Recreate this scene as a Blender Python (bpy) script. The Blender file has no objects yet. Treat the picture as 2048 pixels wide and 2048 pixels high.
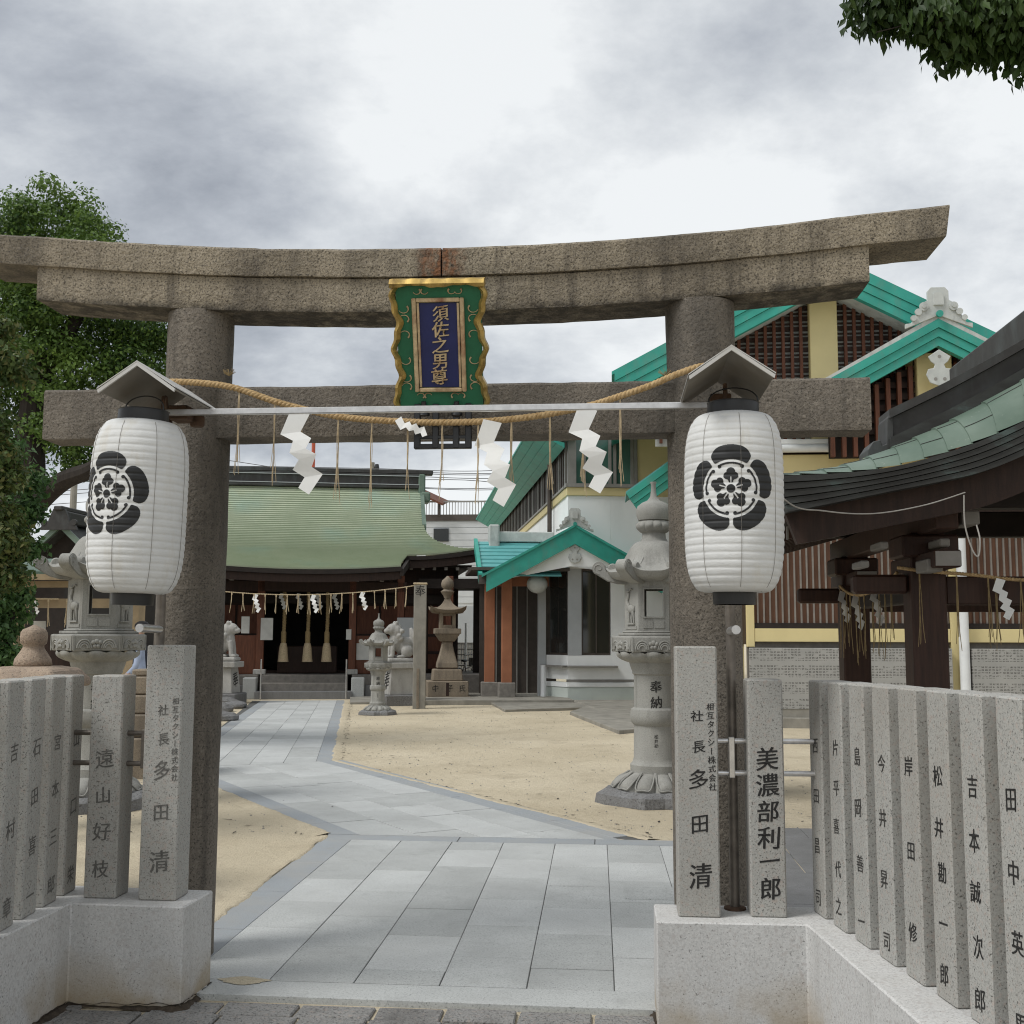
import bpy, bmesh, math, random
from mathutils import Vector, Matrix, noise
random.seed(7)
R = math.radians
scene = bpy.context.scene
COL = scene.collection
# ------------------------------------------------------------------ camera
FPX, EYE = 2284.0, 1.55            # focal length in photo pixels (2048 wide), eye height
cam_d = bpy.data.cameras.new('camera')
cam = bpy.data.objects.new('camera', cam_d); COL.objects.link(cam)
cam_d.sensor_width = 36; cam_d.lens = 36*FPX/2048; cam_d.clip_end = 3000; cam_d.clip_start = .05
CR = Matrix.Rotation(R(5), 3, 'Z') @ Matrix.Rotation(R(96.15), 3, 'X') @ Matrix.Rotation(R(.2), 3, 'Z')
cam.matrix_world = Matrix.Translation((0, 0, EYE)) @ CR.to_4x4()
scene.camera = cam
# ------------------------------------------------------------------ sky, sun, exposure
SUN_EL, SUN_AZ = 52, 240           # azimuth clockwise from +Y: behind the camera, to the left
w = bpy.data.worlds.new('World'); scene.world = w; w.use_nodes = True
nt = w.node_tree; nt.nodes.clear()
def wn(t, **k):
    n = nt.nodes.new(t)
    for a, b in k.items(): setattr(n, a, b)
    return n
out = wn('ShaderNodeOutputWorld'); bg = wn('ShaderNodeBackground')
tc = wn('ShaderNodeTexCoord'); sep = wn('ShaderNodeSeparateXYZ')
nt.links.new(tc.outputs['Generated'], sep.inputs[0])
def wm(op, a, b=None, c=None):
    n = wn('ShaderNodeMath', operation=op)
    for i, x in enumerate((a, b, c)):
        if x is None: continue
        if isinstance(x, (int, float)): n.inputs[i].default_value = x
        else: nt.links.new(x, n.inputs[i])
    return n.outputs[0]
zc = wm('ADD', wm('MAXIMUM', sep.outputs[2], 0), .28)
comb = wn('ShaderNodeCombineXYZ')
nt.links.new(wm('DIVIDE', sep.outputs[0], zc), comb.inputs[0]); nt.links.new(wm('DIVIDE', sep.outputs[1], zc), comb.inputs[1])
def wnoise(scale, detail, rough, off, dist=0):
    mp = wn('ShaderNodeMapping'); mp.inputs['Location'].default_value = off
    nt.links.new(comb.outputs[0], mp.inputs[0])
    n = wn('ShaderNodeTexNoise'); n.inputs['Scale'].default_value = scale; n.inputs['Detail'].default_value = detail
    n.inputs['Roughness'].default_value = rough; n.inputs['Distortion'].default_value = dist
    nt.links.new(mp.outputs[0], n.inputs[0]); return n.outputs[0]
SKY1, SKY2 = (4.72, 2.06, 1.98), (3.1, 1.33, 2)
n1 = wnoise(.75, 2, .5, SKY1); n2 = wnoise(1.7, 8, .60, SKY2, .1)
cl = wm('ADD', wm('MULTIPLY', n1, .52), wm('MULTIPLY', n2, .48))
rp = wn('ShaderNodeValToRGB'); cr = rp.color_ramp
cr.elements[0].position = .40; cr.elements[0].color = (.215, .232, .262, 1)
cr.elements[1].position = .56; cr.elements[1].color = (.63, .645, .65, 1)
e = cr.elements.new(.455); e.color = (.335, .355, .385, 1)
e = cr.elements.new(.50); e.color = (.46, .48, .50, 1)
nt.links.new(cl, rp.inputs[0])
sky = wn('ShaderNodeTexSky', sky_type='NISHITA', sun_disc=False)
sky.sun_elevation = R(SUN_EL); sky.sun_rotation = R(SUN_AZ)
skm = wn('ShaderNodeMix', data_type='RGBA', blend_type='MULTIPLY'); skm.inputs[0].default_value = 1
skm.inputs[7].default_value = (.10, .10, .10, 1); nt.links.new(sky.outputs[0], skm.inputs[6])
mx = wn('ShaderNodeMix', data_type='RGBA'); mx.inputs[0].default_value = .93          # nearly closed cloud deck
nt.links.new(skm.outputs[2], mx.inputs[6]); nt.links.new(rp.outputs[0], mx.inputs[7])
nt.links.new(mx.outputs[2], bg.inputs[0]); bg.inputs[1].default_value = 1.0
nt.links.new(bg.outputs[0], out.inputs[0])
sd = bpy.data.lights.new('sun', 'SUN'); sd.energy = 1.5; sd.angle = R(20); sd.color = (1, .985, .95)
so = bpy.data.objects.new('sun', sd); COL.objects.link(so)
sdir = Vector((math.sin(R(SUN_AZ))*math.cos(R(SUN_EL)), math.cos(R(SUN_AZ))*math.cos(R(SUN_EL)), math.sin(R(SUN_EL))))
so.rotation_euler = sdir.to_track_quat('Z', 'Y').to_euler(); so.location = (0, -5, 30)
vs = scene.view_settings
vs.view_transform = 'Standard'; vs.look = 'None'; vs.exposure = 0.55; vs.gamma = 1; vs.use_curve_mapping = False
scene.render.engine = 'CYCLES'
scene.cycles.max_bounces = 6; scene.cycles.use_denoising = True; scene.cycles.filter_width = 1.1

def at(px, py, Y):                 # photo pixel -> point of the place at distance Y along the gate's axis
    d = CR @ Vector(((px-1024)/FPX, (1024-py)/FPX, -1)); return Vector((0, 0, EYE)) + d*(Y/d.y)
def gnd(px, py, Z=0.0):            # photo pixel -> point on a level surface
    d = CR @ Vector(((px-1024)/FPX, (1024-py)/FPX, -1)); return Vector((0, 0, EYE)) + d*((Z-EYE)/d.z)

# ------------------------------------------------------------------ materials
class NT:
    def __init__(s, name):
        s.m = bpy.data.materials.new(name); s.m.use_nodes = True; s.t = s.m.node_tree
        s.b = s.t.nodes['Principled BSDF']; s.out = s.t.nodes['Material Output']
        g = s.t.nodes.new('ShaderNodeNewGeometry'); s.pos = g.outputs['Position']; s.nrm = g.outputs['Normal']; s.isl = g.outputs['Random Per Island']
    def n(s, t, **k):
        x = s.t.nodes.new(t)
        for a, b in k.items(): setattr(x, a, b)
        return x
    def put(s, sock, v):
        if isinstance(v, (int, float)): sock.default_value = v
        elif isinstance(v, (tuple, list)): sock.default_value = tuple(v) + ((1,) if len(v) == 3 and sock.type == 'RGBA' else ())
        else: s.t.links.new(v, sock)
    def math(s, op, a, b=0, clamp=False):
        x = s.n('ShaderNodeMath', operation=op, use_clamp=clamp); s.put(x.inputs[0], a); s.put(x.inputs[1], b); return x.outputs[0]
    def mapv(s, scale=(1, 1, 1), loc=(0, 0, 0), rot=(0, 0, 0), src=None):
        x = s.n('ShaderNodeMapping'); s.put(x.inputs[0], src or s.pos); x.inputs['Scale'].default_value = scale
        x.inputs['Location'].default_value = loc; x.inputs['Rotation'].default_value = rot; return x.outputs[0]
    def noise(s, scale, detail=3, rough=.55, vec=None, dist=0):
        x = s.n('ShaderNodeTexNoise'); s.put(x.inputs['Vector'], vec or s.pos)
        x.inputs['Scale'].default_value = scale; x.inputs['Detail'].default_value = detail
        x.inputs['Roughness'].default_value = rough; x.inputs['Distortion'].default_value = dist; return x.outputs[0]
    def voro(s, scale, vec=None, out='Color', feature='F1'):
        x = s.n('ShaderNodeTexVoronoi', feature=feature); s.put(x.inputs['Vector'], vec or s.pos); x.inputs['Scale'].default_value = scale; return x.outputs[out]
    def ramp(s, f, *st):
        x = s.n('ShaderNodeValToRGB'); c = x.color_ramp; s.put(x.inputs[0], f)
        for i, (p, col) in enumerate(st):
            col = (col,)*3 if isinstance(col, (int, float)) else col
            e = c.elements[i] if i < 2 else c.elements.new(p)
            e.position = p; e.color = tuple(col)+(1,)
        return x.outputs[0]
    def mix(s, f, a, b, mode='MIX'):
        x = s.n('ShaderNodeMix', data_type='RGBA', blend_type=mode); s.put(x.inputs[0], f); s.put(x.inputs[6], a); s.put(x.inputs[7], b); return x.outputs[2]
    def bump(s, h, strength=.3, dist=.01):
        x = s.n('ShaderNodeBump'); s.put(x.inputs['Height'], h); x.inputs['Strength'].default_value = strength; x.inputs['Distance'].default_value = dist
        s.t.links.new(x.outputs[0], s.b.inputs['Normal'])
    def done(s, col, rough=.8, metal=0, spec=.3):
        s.put(s.b.inputs['Base Color'], col); s.put(s.b.inputs['Roughness'], rough); s.put(s.b.inputs['Metallic'], metal)
        s.b.inputs['Specular IOR Level'].default_value = spec; return s.m
def granite(name, base, dark, pink=None, sp=260, blotch=.12, stain=None, stain_amt=.5, bump=.25, dk=(.30, .42), lowstain=None, bscale=120, grain=.55):
    s = NT(name)
    c = s.ramp(s.noise(2.2, 4, .6), (.25, tuple(x*(1-blotch) for x in base)), (.75, tuple(x*(1+blotch) for x in base)))
    gr = s.noise(sp*1.4, 2, .6)
    c = s.mix(s.ramp(s.noise(sp*.8, 2, .6, s.mapv(loc=(1, 7, 3))), (.50, 0), (.62, grain)), c, tuple(x*.62 for x in base))
    c = s.mix(s.ramp(gr, (.35, .55), (.65, 0)), c, tuple(x*1.28 for x in base))
    if pink: c = s.mix(s.ramp(s.noise(sp*.45, 2, .5, s.mapv(loc=(5, 2, 1))), (.56, 0), (.70, .75)), c, pink)
    c = s.mix(s.ramp(s.noise(sp, 2, .65, s.mapv(loc=(3, 9, 4))), (dk[0], .85), (dk[1], 0)), c, dark)
    if stain:
        f = s.math('MULTIPLY', s.ramp(s.noise(1.7, 6, .68, s.mapv((1, 1, .35))), (.45, 0), (.68, 1)), stain_amt)
        c = s.mix(f, c, stain)
        f2 = s.math('MULTIPLY', s.ramp(s.noise(1.0, 5, .7, s.mapv((7, 7, .55), (2, 5, 1))), (.54, 0), (.72, 1)), stain_amt*.8)
        c = s.mix(f2, c, tuple(x*.85 for x in stain))
    if lowstain:
        z = s.n('ShaderNodeSeparateXYZ'); s.put(z.inputs[0], s.pos)
        f = s.math('MULTIPLY', s.ramp(s.math('ADD', z.outputs[2], s.math('MULTIPLY', s.noise(5, 4, .6), .25)), (.10, .8), (.32, 0)), s.ramp(s.noise(3, 3), (.4, 0), (.6, 1)))
        c = s.mix(f, c, lowstain)
    s.bump(s.math('ADD', s.noise(bscale, 3, .6), s.math('MULTIPLY', s.noise(14, 3), .8)), bump, .012)
    return s.done(c, .82, 0, .3)
def plain(name, col, rough=.6, var=.15, scale=6, metal=0, spec=.4, bump=0, bscale=60, stretch=(1, 1, 1), dirt=None, dscale=2.5):
    s = NT(name); v = s.mapv(stretch)
    c = s.ramp(s.noise(scale, 4, .6, v), (.3, tuple(x*(1-var) for x in col)), (.7, tuple(min(1, x*(1+var)) for x in col)))
    if dirt: c = s.mix(s.ramp(s.noise(dscale, 5, .65, s.mapv((1, 1, .4))), (.5, 0), (.72, .8)), c, dirt)
    if bump: s.bump(s.noise(bscale, 3, .6, v), bump, .006)
    return s.done(c, rough, metal, spec)
M = {}
M['gate'] = granite('weathered gate granite', (.275, .235, .175), (.045, .038, .03), (.35, .30, .23), 100, .16, (.05, .043, .036), .85, .9, (.34, .50), bscale=48)
M['gate_dark_'] = None
M['gate_dark'] = granite('sooty gate granite', (.175, .152, .125), (.04, .036, .03), (.25, .22, .18), 100, .25, (.055, .05, .043), .75, .8, (.33, .46), bscale=50)
def rusted_gate():
    m = M['gate'].copy(); m.name = 'gate granite with rust at the joint'; t = m.node_tree; M['gate_top'] = m
    b = t.nodes['Principled BSDF']; src = b.inputs['Base Color'].links[0].from_socket
    s_ = NT.__new__(NT); s_.m = m; s_.t = t; s_.b = b
    g_ = t.nodes.new('ShaderNodeNewGeometry'); s_.pos = g_.outputs['Position']
    sx = s_.n('ShaderNodeSeparateXYZ'); s_.put(sx.inputs[0], s_.pos)
    d = s_.math('ABSOLUTE', s_.math('ADD', sx.outputs[0], .835))
    f = s_.math('MULTIPLY', s_.ramp(s_.math('ADD', d, s_.math('MULTIPLY', s_.noise(9, 4, .6), .10)), (.11, 1), (.19, 0)), s_.ramp(s_.noise(16, 4, .65, s_.mapv((1, 1, .25))), (.36, 0), (.55, .9)))
    c = s_.mix(f, src, s_.ramp(s_.noise(40, 3, .6), (.35, (.045, .03, .022)), (.62, (.21, .085, .035)))); s_.put(b.inputs['Base Color'], c)
rusted_gate()
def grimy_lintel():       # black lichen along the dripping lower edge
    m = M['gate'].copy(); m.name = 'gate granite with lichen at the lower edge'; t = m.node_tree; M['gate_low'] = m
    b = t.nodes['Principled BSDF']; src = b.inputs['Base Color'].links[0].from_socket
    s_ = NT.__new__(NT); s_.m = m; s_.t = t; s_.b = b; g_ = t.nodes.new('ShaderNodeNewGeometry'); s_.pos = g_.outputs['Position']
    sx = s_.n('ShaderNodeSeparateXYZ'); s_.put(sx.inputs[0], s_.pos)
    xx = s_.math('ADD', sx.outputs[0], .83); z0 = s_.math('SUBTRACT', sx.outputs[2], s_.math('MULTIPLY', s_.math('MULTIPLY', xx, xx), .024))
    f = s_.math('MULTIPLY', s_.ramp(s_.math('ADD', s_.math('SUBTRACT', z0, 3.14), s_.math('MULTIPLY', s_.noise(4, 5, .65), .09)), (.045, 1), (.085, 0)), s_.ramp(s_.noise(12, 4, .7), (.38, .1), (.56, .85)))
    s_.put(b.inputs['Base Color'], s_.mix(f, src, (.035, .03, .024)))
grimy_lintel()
M['post'] = granite('sawn grey granite', (.385, .38, .355), (.055, .054, .05), (.43, .37, .33), 140, .09, (.27, .24, .2), .35, .12, (.31, .43))
M['plinth'] = granite('speckled plinth granite', (.56, .555, .54), (.08, .078, .075), (.48, .45, .43), 110, .08, (.44, .43, .41), .45, .10, (.27, .385), lowstain=(.36, .28, .17))
M['slab'] = granite('flamed paving granite', (.43, .44, .43), (.14, .155, .15), None, 105, .17, (.37, .375, .365), .6, .10, (.28, .42))
M['slab_b'] = granite('flamed paving granite pale', (.47, .48, .47), (.16, .185, .18), None, 105, .17, (.43, .435, .425), .6, .10, (.28, .42))
M['slab_c'] = granite('flamed paving granite dull', (.40, .41, .40), (.13, .135, .13), None, 105, .17, (.33, .335, .325), .6, .10, (.28, .42))
M['border'] = granite('blue grey border granite', (.30, .32, .335), (.14, .15, .16), None, 230, .08, (.36, .345, .31), .5, .1, (.3, .44))
M['cobble'] = granite('rough street paver', (.25, .245, .235), (.07, .07, .068), (.32, .28, .25), 90, .2, (.09, .085, .08), .6, .8, (.33, .47), bscale=70)
M['soil'] = plain('dark soil', (.055, .042, .03), .95, .4, 30, bump=.6)  # also gives the plinth foot its painted contact shade
M['darkpave'] = granite('old grey paving', (.20, .20, .20), (.1, .1, .1), None, 150, .15, (.13, .13, .125), .5, .2, (.3, .42))
M['lantern_stone'] = granite('pale lantern granite', (.31, .305, .28), (.12, .118, .11), None, 160, .15, (.17, .165, .15), .75, .2, (.26, .38))
M['old_stone'] = granite('old ochre stone', (.26, .215, .16), (.08, .07, .06), (.3, .23, .16), 120, .2, (.10, .085, .07), .65, .5, (.3, .42))
M['finial_stone'] = granite('pinkish weathered stone', (.36, .28, .21), (.08, .07, .06), (.40, .29, .22), 110, .2, (.12, .095, .08), .6, .7, (.31, .43), bscale=60)
M['white_stone'] = granite('white komainu granite', (.42, .41, .385), (.16, .155, .145), None, 150, .12, (.22, .21, .19), .7, .2, (.26, .38))
M['rock'] = granite('rough foundation rock', (.20, .2, .2), (.07, .07, .07), None, 60, .25, (.12, .11, .1), .5, 1.0, (.33, .45), bscale=30)
M['mortar'] = plain('mortar', (.15, .135, .115), .9, .25, 8, bump=.3)
M['joint'] = plain('paving joint', (.10, .10, .095), .95, .2, 20)
M['concrete'] = plain('old concrete', (.27, .255, .22), .9, .18, 3, bump=.2, dirt=(.16, .15, .13))
s = NT('raked sand')
c = s.ramp(s.noise(.55, 5, .6), (.3, (.54, .465, .335)), (.7, (.66, .58, .435)))
c = s.mix(s.ramp(s.noise(4, 6, .7), (.5, 0), (.75, .5)), c, (.52, .44, .315))
c = s.mix(s.ramp(s.noise(140, 2, .6), (.30, .55), (.42, 0)), c, (.3, .22, .13))
c = s.mix(s.ramp(s.noise(38, 3, .7, s.mapv(loc=(4, 4, 0))), (.27, .8), (.35, 0)), c, (.13, .095, .06))
c = s.mix(s.ramp(s.noise(1.3, 5, .7, s.mapv(loc=(9, 2, 0))), (.52, 0), (.7, .45)), c, (.36, .30, .21))
s.bump(s.math('ADD', s.noise(80, 4, .7), s.math('MULTIPLY', s.noise(11, 4, .6), 1.6)), .8, .02); M['sand'] = s.done(c, .95, 0, .15)
M['black'] = plain('black lacquer', (.014, .015, .017), .42, .2, 8, spec=.5)
M['ink'] = plain('black letter paint', (.022, .021, .02), .75, .3, 40)
M['ink_carved'] = plain('unpainted carving', (.13, .125, .115), .9, .4, 60)
M['ink_faded'] = plain('worn letter paint', (.05, .047, .043), .85, .45, 60)
M['steel'] = plain('brushed steel', (.62, .61, .60), .32, .12, 30, .9, .5)
M['dark_steel'] = plain('stained steel', (.17, .15, .13), .5, .3, 12, .6, .4)
M['galv'] = plain('painted sheet steel', (.52, .515, .50), .5, .06, 6, .0, .4, dirt=(.42, .39, .34))
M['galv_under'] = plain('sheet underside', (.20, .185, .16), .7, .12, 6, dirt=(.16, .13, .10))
M['rust'] = plain('rusty iron', (.085, .05, .032), .85, .4, 25, bump=.3)
s = NT('lantern paper')
z = s.n('ShaderNodeSeparateXYZ'); s.put(z.inputs[0], s.pos)
c = s.ramp(s.noise(5, 4, .6), (.3, (.60, .605, .595)), (.75, (.70, .705, .70)))
c = s.mix(s.math('MULTIPLY', s.ramp(s.noise(7, 5, .65, s.mapv((1.6, 1.6, .35))), (.55, 0), (.75, 1)), .45), c, (.52, .47, .37))
c = s.mix(s.ramp(s.noise(45, 4, .7), (.66, 0), (.78, .5)), c, (.45, .36, .24))
s.bump(s.math('ADD', s.noise(30, 4, .6, s.mapv((1, 1, 2.2))), s.math('MULTIPLY', s.noise(7, 3), 2)), .35, .006)
M['paper_lantern'] = s.done(c, .75, 0, .2)
M['emblem'] = plain('emblem print', (.018, .019, .02), .6, .25, 30)
M['paper'] = plain('white paper', (.80, .80, .78), .8, .04, 6)
M['paper_dim'] = plain('aged notice paper', (.55, .55, .52), .85, .1, 6)
s = NT('straw rope')
c = s.ramp(s.noise(60, 3, .6, s.mapv((1, 1, .3))), (.3, (.34, .22, .10)), (.7, (.55, .40, .22)))
s.bump(s.noise(160, 2), .5, .004); M['straw'] = s.done(c, .9, 0, .15)
M['straw_pale'] = plain('pale straw', (.50, .40, .26), .9, .25, 40)
M['hemp'] = plain('hemp bell rope', (.30, .22, .11), .9, .25, 30, bump=.4)
M['gold'] = plain('gold leaf', (.48, .33, .10), .42, .3, 14, .6, .5, dirt=(.14, .09, .035), dscale=16)
M['gold_worn'] = plain('worn gilding', (.52, .40, .24), .6, .25, 25, .2, .4, dirt=(.24, .08, .04), dscale=12)
M['sign_green'] = plain('plaque green paint', (.012, .135, .065), .5, .15, 8)
M['sign_blue'] = plain('plaque navy paint', (.014, .02, .105), .5, .15, 8)
s = NT('verdigris copper courses')
c = s.ramp(s.noise(.55, 4, .55, s.mapv((1, 1, 1))), (.32, (.345, .395, .28)), (.55, (.39, .435, .315)), (.8, (.33, .44, .36)))
c = s.mix(s.ramp(s.noise(3, 6, .7, s.mapv((1, 1, .3))), (.48, 0), (.72, .5)), c, (.30, .36, .24))
c = s.mix(s.ramp(s.noise(14, 4, .7), (.62, 0), (.8, .5)), c, (.14, .18, .12)); M['copper'] = s.done(c, .7, 0, .3)
s = NT('dark copper sheet')
c = s.ramp(s.noise(3, 5, .65, s.mapv((1, 1, 2.5))), (.35, (.032, .031, .029)), (.60, (.05, .052, .049)), (.8, (.10, .15, .14)))
M['copper_dark'] = s.done(c, .65, 0, .3)
s = NT('pale patina sheet')
c = s.ramp(s.noise(2.2, 5, .6), (.3, (.085, .135, .10)), (.7, (.165, .22, .175)))
c = s.mix(s.ramp(s.noise(26, 3, .7), (.66, 0), (.78, .6)), c, (.36, .38, .33)); M['copper_pale'] = s.done(c, .5, 0, .45)
M['ridge'] = plain('dark ridge tile', (.04, .038, .036), .6, .2, 8, dirt=(.08, .09, .09))
M['teal'] = plain('turquoise painted roof', (.035, .315, .25), .5, .16, 2, dirt=(.10, .27, .22), dscale=5)
M['teal_pale'] = plain('faded turquoise roof', (.11, .36, .36), .5, .1, 3)
M['render'] = plain('white render', (.88, .895, .885), .85, .03, 1.2, dirt=(.78, .80, .78), dscale=1.2)
M['render_low'] = plain('grey green base course', (.55, .60, .56), .85, .08, 2)
M['cream'] = plain('cream paint', (.66, .56, .29), .6, .05, 2)
M['ornament'] = plain('grey white ornament', (.50, .52, .50), .75, .12, 5, dirt=(.28, .3, .29), dscale=6)
M['wood_red'] = plain('red brown timber', (.12, .042, .021), .65, .3, 7, stretch=(4, 4, .5), bump=.15)
M['wood_slat'] = plain('russet slat', (.14, .068, .04), .7, .25, 5, stretch=(4, 4, .4))
M['wood_edge'] = plain('pale slat edge', (.21, .19, .168), .8, .15, 6)
M['wood_dark'] = plain('old dark timber', (.03, .015, .010), .7, .35, 7, stretch=(4, 4, .5), bump=.15)
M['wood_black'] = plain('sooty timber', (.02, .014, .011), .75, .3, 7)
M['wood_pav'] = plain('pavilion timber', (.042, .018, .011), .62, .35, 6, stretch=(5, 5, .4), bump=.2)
M['white_tip'] = plain('white painted beam end', (.24, .225, .205), .75, .1, 8)
M['beige_wood'] = plain('pale bare timber', (.36, .275, .17), .75, .15, 6)
M['grey_frame'] = plain('grey aluminium', (.27, .26, .24), .5, .1, 5, .2)
M['brown_frame'] = plain('bronze aluminium', (.085, .07, .06), .5, .15, 6, .2)
M['silver'] = plain('light grey panel', (.42, .44, .45), .5, .05, 4)
M['orange'] = plain('terracotta cladding', (.33, .135, .07), .75, .12, 3)
M['grey_base'] = plain('stone base', (.20, .185, .165), .85, .2, 10)
M['white_metal'] = plain('white painted metal', (.72, .74, .75), .45, .05, 4)
M['siding'] = plain('pale siding', (.56, .58, .59), .7, .04, 3)
M['red_pole'] = plain('red painted pole', (.42, .085, .04), .55, .1, 6)
M['wire'] = plain('cable', (.10, .10, .105), .7, .1, 6)
M['wire_pale'] = plain('pale cable', (.36, .34, .31), .7, .1, 6)
M['interior'] = plain('dark interior', (.02, .018, .016), .8, .3, 3)
def glassy(name, col, rough=.06):
    s = NT(name); s.b.inputs['Coat Weight'].default_value = .0
    return s.done(s.ramp(s.noise(.7, 2), (.3, tuple(x*.7 for x in col)), (.7, col)), rough, 0, .6)
M['glass'] = glassy('window glass', (.03, .032, .03)); M['glass_teal'] = glassy('green tinted glass', (.07, .16, .125))
M['glass_pale'] = glassy('pale window', (.30, .33, .35), .15)
def leafmat(name, c0, c1, c2, trans=.25):
    s = NT(name)
    c = s.ramp(s.isl, (0, c0), (.55, c1), (1, c2))
    c = s.mix(s.ramp(s.noise(.9, 2), (.35, .0), (.7, .45)), c, tuple(min(1, x*1.35) for x in c2))
    s.done(c, .55, 0, .35)
    tr = s.n('ShaderNodeBsdfTranslucent'); s.put(tr.inputs[0], c)
    ms = s.n('ShaderNodeMixShader'); ms.inputs[0].default_value = trans
    s.t.links.new(s.b.outputs[0], ms.inputs[1]); s.t.links.new(tr.outputs[0], ms.inputs[2]); s.t.links.new(ms.outputs[0], s.out.inputs[0])
    return s.m
M['leaf'] = leafmat('camphor leaf', (.018, .045, .010), (.052, .11, .02), (.15, .235, .045))
M['leaf_far'] = leafmat('overhanging leaf', (.012, .03, .008), (.03, .06, .014), (.055, .095, .02))
M['leaf_con'] = leafmat('juniper leaf', (.03, .06, .016), (.07, .125, .028), (.15, .14, .045))
M['leaf_shrub'] = leafmat('ivy leaf', (.02, .05, .018), (.045, .11, .03), (.11, .2, .06))
M['bark'] = plain('dark bark', (.028, .022, .018), .9, .35, 8, stretch=(3, 3, .6), bump=.6, bscale=40)
# donor stone: rows of tiny engraved characters
s = NT('engraved donor stone')
base = s.ramp(s.noise(3, 4), (.3, (.30, .30, .285)), (.7, (.36, .355, .335)))
sx = s.n('ShaderNodeSeparateXYZ'); s.put(sx.inputs[0], s.pos)
row = s.math('FRACT', s.math('MULTIPLY', sx.outputs[2], 21.0)); blk = s.math('FRACT', s.math('MULTIPLY', sx.outputs[2], 3.55))
colm = s.math('FRACT', s.math('MULTIPLY', sx.outputs[0], 17.0))
mask = s.math('MULTIPLY', s.math('MULTIPLY', s.math('GREATER_THAN', row, .38), s.math('GREATER_THAN', colm, .28)), s.math('LESS_THAN', blk, .74))
ink = s.math('MULTIPLY', mask, s.ramp(s.noise(95, 2, .6, s.mapv((1, .01, 1))), (.40, 0), (.52, .85)))
ink = s.math('MULTIPLY', ink, s.ramp(s.noise(9, 1, .5, s.mapv((1, .01, 2))), (.40, 0), (.47, 1)))
M['donor'] = s.done(s.mix(ink, base, (.07, .065, .06)), .7)
def person_mats():
    M['cloth_dark'] = plain('dark cloth', (.02, .022, .035), .9); M['cloth_blue'] = plain('pale blue cloth', (.36, .42, .55), .9)
    M['skin'] = plain('skin', (.45, .27, .19), .6); M['hair'] = plain('black hair', (.012, .01, .01), .6)
person_mats()
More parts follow.
